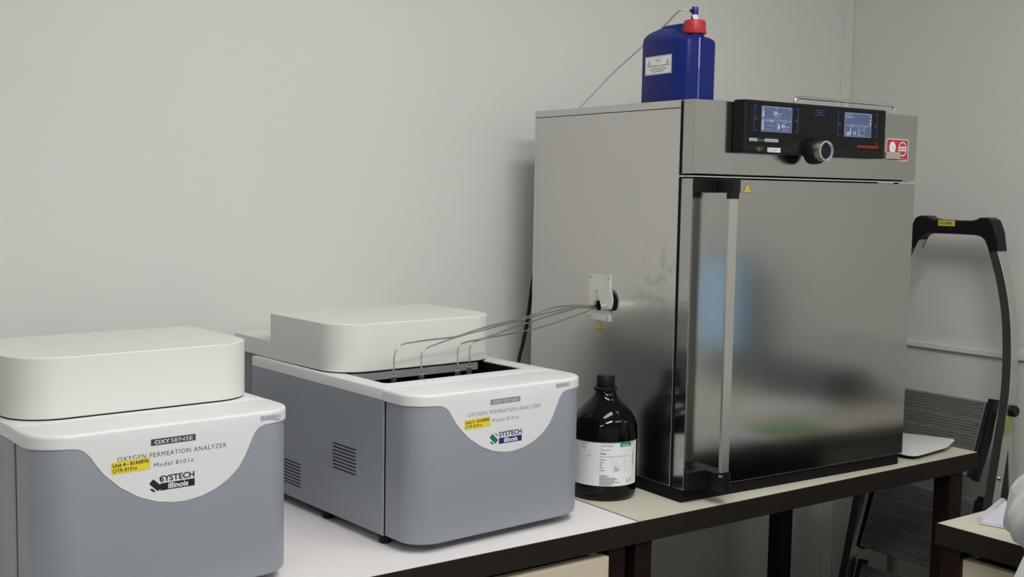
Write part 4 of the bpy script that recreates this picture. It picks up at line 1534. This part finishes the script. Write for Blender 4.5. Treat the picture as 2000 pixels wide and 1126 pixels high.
def interp_rows(keys, k=5):
    out = []
    C = smooth_path([q[0] for q in keys], k)
    Uu = smooth_path([q[1] for q in keys], k)
    Ww = smooth_path([q[2] for q in keys], k)
    return list(zip(C, Uu, Ww))


# coat: trunk with skirt, plus two sleeves, one mesh
bm = bmesh.new()
CYB = -.965
trunk = [((.105, CYB, 1.185), (.065, 0, .0), (0, .075, 0)), ((.100, CYB, 1.150), (.105, 0, .0), (0, .160, 0)), ((.095, CYB, 1.08), (.130, 0, .0), (0, .180, 0)), ((.09, CYB, .95), (.145, 0, 0), (0, .185, 0)),
         ((.08, CYB, .82), (.150, 0, 0), (0, .203, 0)), ((.07, CYB, .70), (.160, 0, 0), (0, .226, 0)), ((.06, CYB, .55), (.175, 0, 0), (0, .245, 0)), ((.05, CYB, .38), (.185, 0, 0), (0, .262, 0)), ((.05, CYB, .33), (.185, 0, 0), (0, .265, 0))]
cloth_tube(bm, interp_rows(trunk), 72, 3, .007)
def sleeve(pts, rad, seed):
    P = smooth_path(pts, 5)
    Rr = smooth_path([(r, 0, 0) for r in rad], 5)
    rows = []
    for i, p in enumerate(P):
        t_ = (P[min(i + 1, len(P) - 1)] - P[max(i - 1, 0)]).normalized()
        a = Vector((1, 0, 0)) if abs(t_.x) < .8 else Vector((0, 0, 1))
        u = (a - t_ * t_.dot(a)).normalized()
        w = t_.cross(u)
        rows.append((p, u * Rr[i].x, w * Rr[i].x))
    cloth_tube(bm, rows, 40, seed, .006)
sleeve([(.10, -.850, 1.10), (.12, -.830, 1.02), (.165, -.762, .920), (.215, -.698, .855), (.290, -.682, .828), (.40, -.715, .812), (.455, -.738, .805)], [.066, .067, .066, .063, .058, .051, .044], 7)
sleeve([(.10, -1.10, 1.12), (.11, -1.135, 1.0), (.145, -1.145, .88), (.26, -1.10, .835), (.38, -1.05, .82), (.435, -1.03, .815)], [.070, .072, .068, .060, .052, .046], 9)
finish('lab_coat', bm, COATM, pe, world=True, ang=70)
for s in (.105, -.105):
    rows = []
    bm = bmesh.new()
    for p, r in (((.10, .65), .10), ((.20, .645), .092), ((.30, .625), .082), ((.315, .56), .074), ((.30, .36), .066), ((.27, .12), .058)):
        rows.append(((p[0], -.965 + s, p[1]), (r * .75, 0, r * .66) if p[1] > .6 else (r, 0, 0), (0, r, 0)))
    cloth_tube(bm, interp_rows(rows, 4), 32, 5, .003)
    finish('trouser_leg', bm, DENIM, pe, world=True, ang=70)
    bm = bmesh.new()
    rings(bm, [[(x + .31, y - .905 + s, z) for x, y in rrect(-.09, .14, -.045, .045, .040)] for z in (0.0, .02)] + [[(x * .8 + .29, (y) * .85 - .905 + s, .075) for x, y in rrect(-.09, .09, -.045, .045, .040)]])
    finish('shoe', bm, BLACKP, pe, world=True)
t = thing('lab_stool', 'round black lab stool under the person in the white coat', 'stool', (.07, -.965, 0))
bm = bmesh.new()
lathe(bm, [(.15, .535), (.17, .545), (.17, .565), (.15, .575)], 32)
finish('seat', bm, BLACKP, t)
bm = bmesh.new()
lathe(bm, [(.022, .03), (.022, .535)], 16)
finish('column', bm, CHROME, t)
bm = bmesh.new()
lathe(bm, [(.19, 0), (.19, .015), (.05, .035)], 32)
finish('base', bm, BLACKP, t)
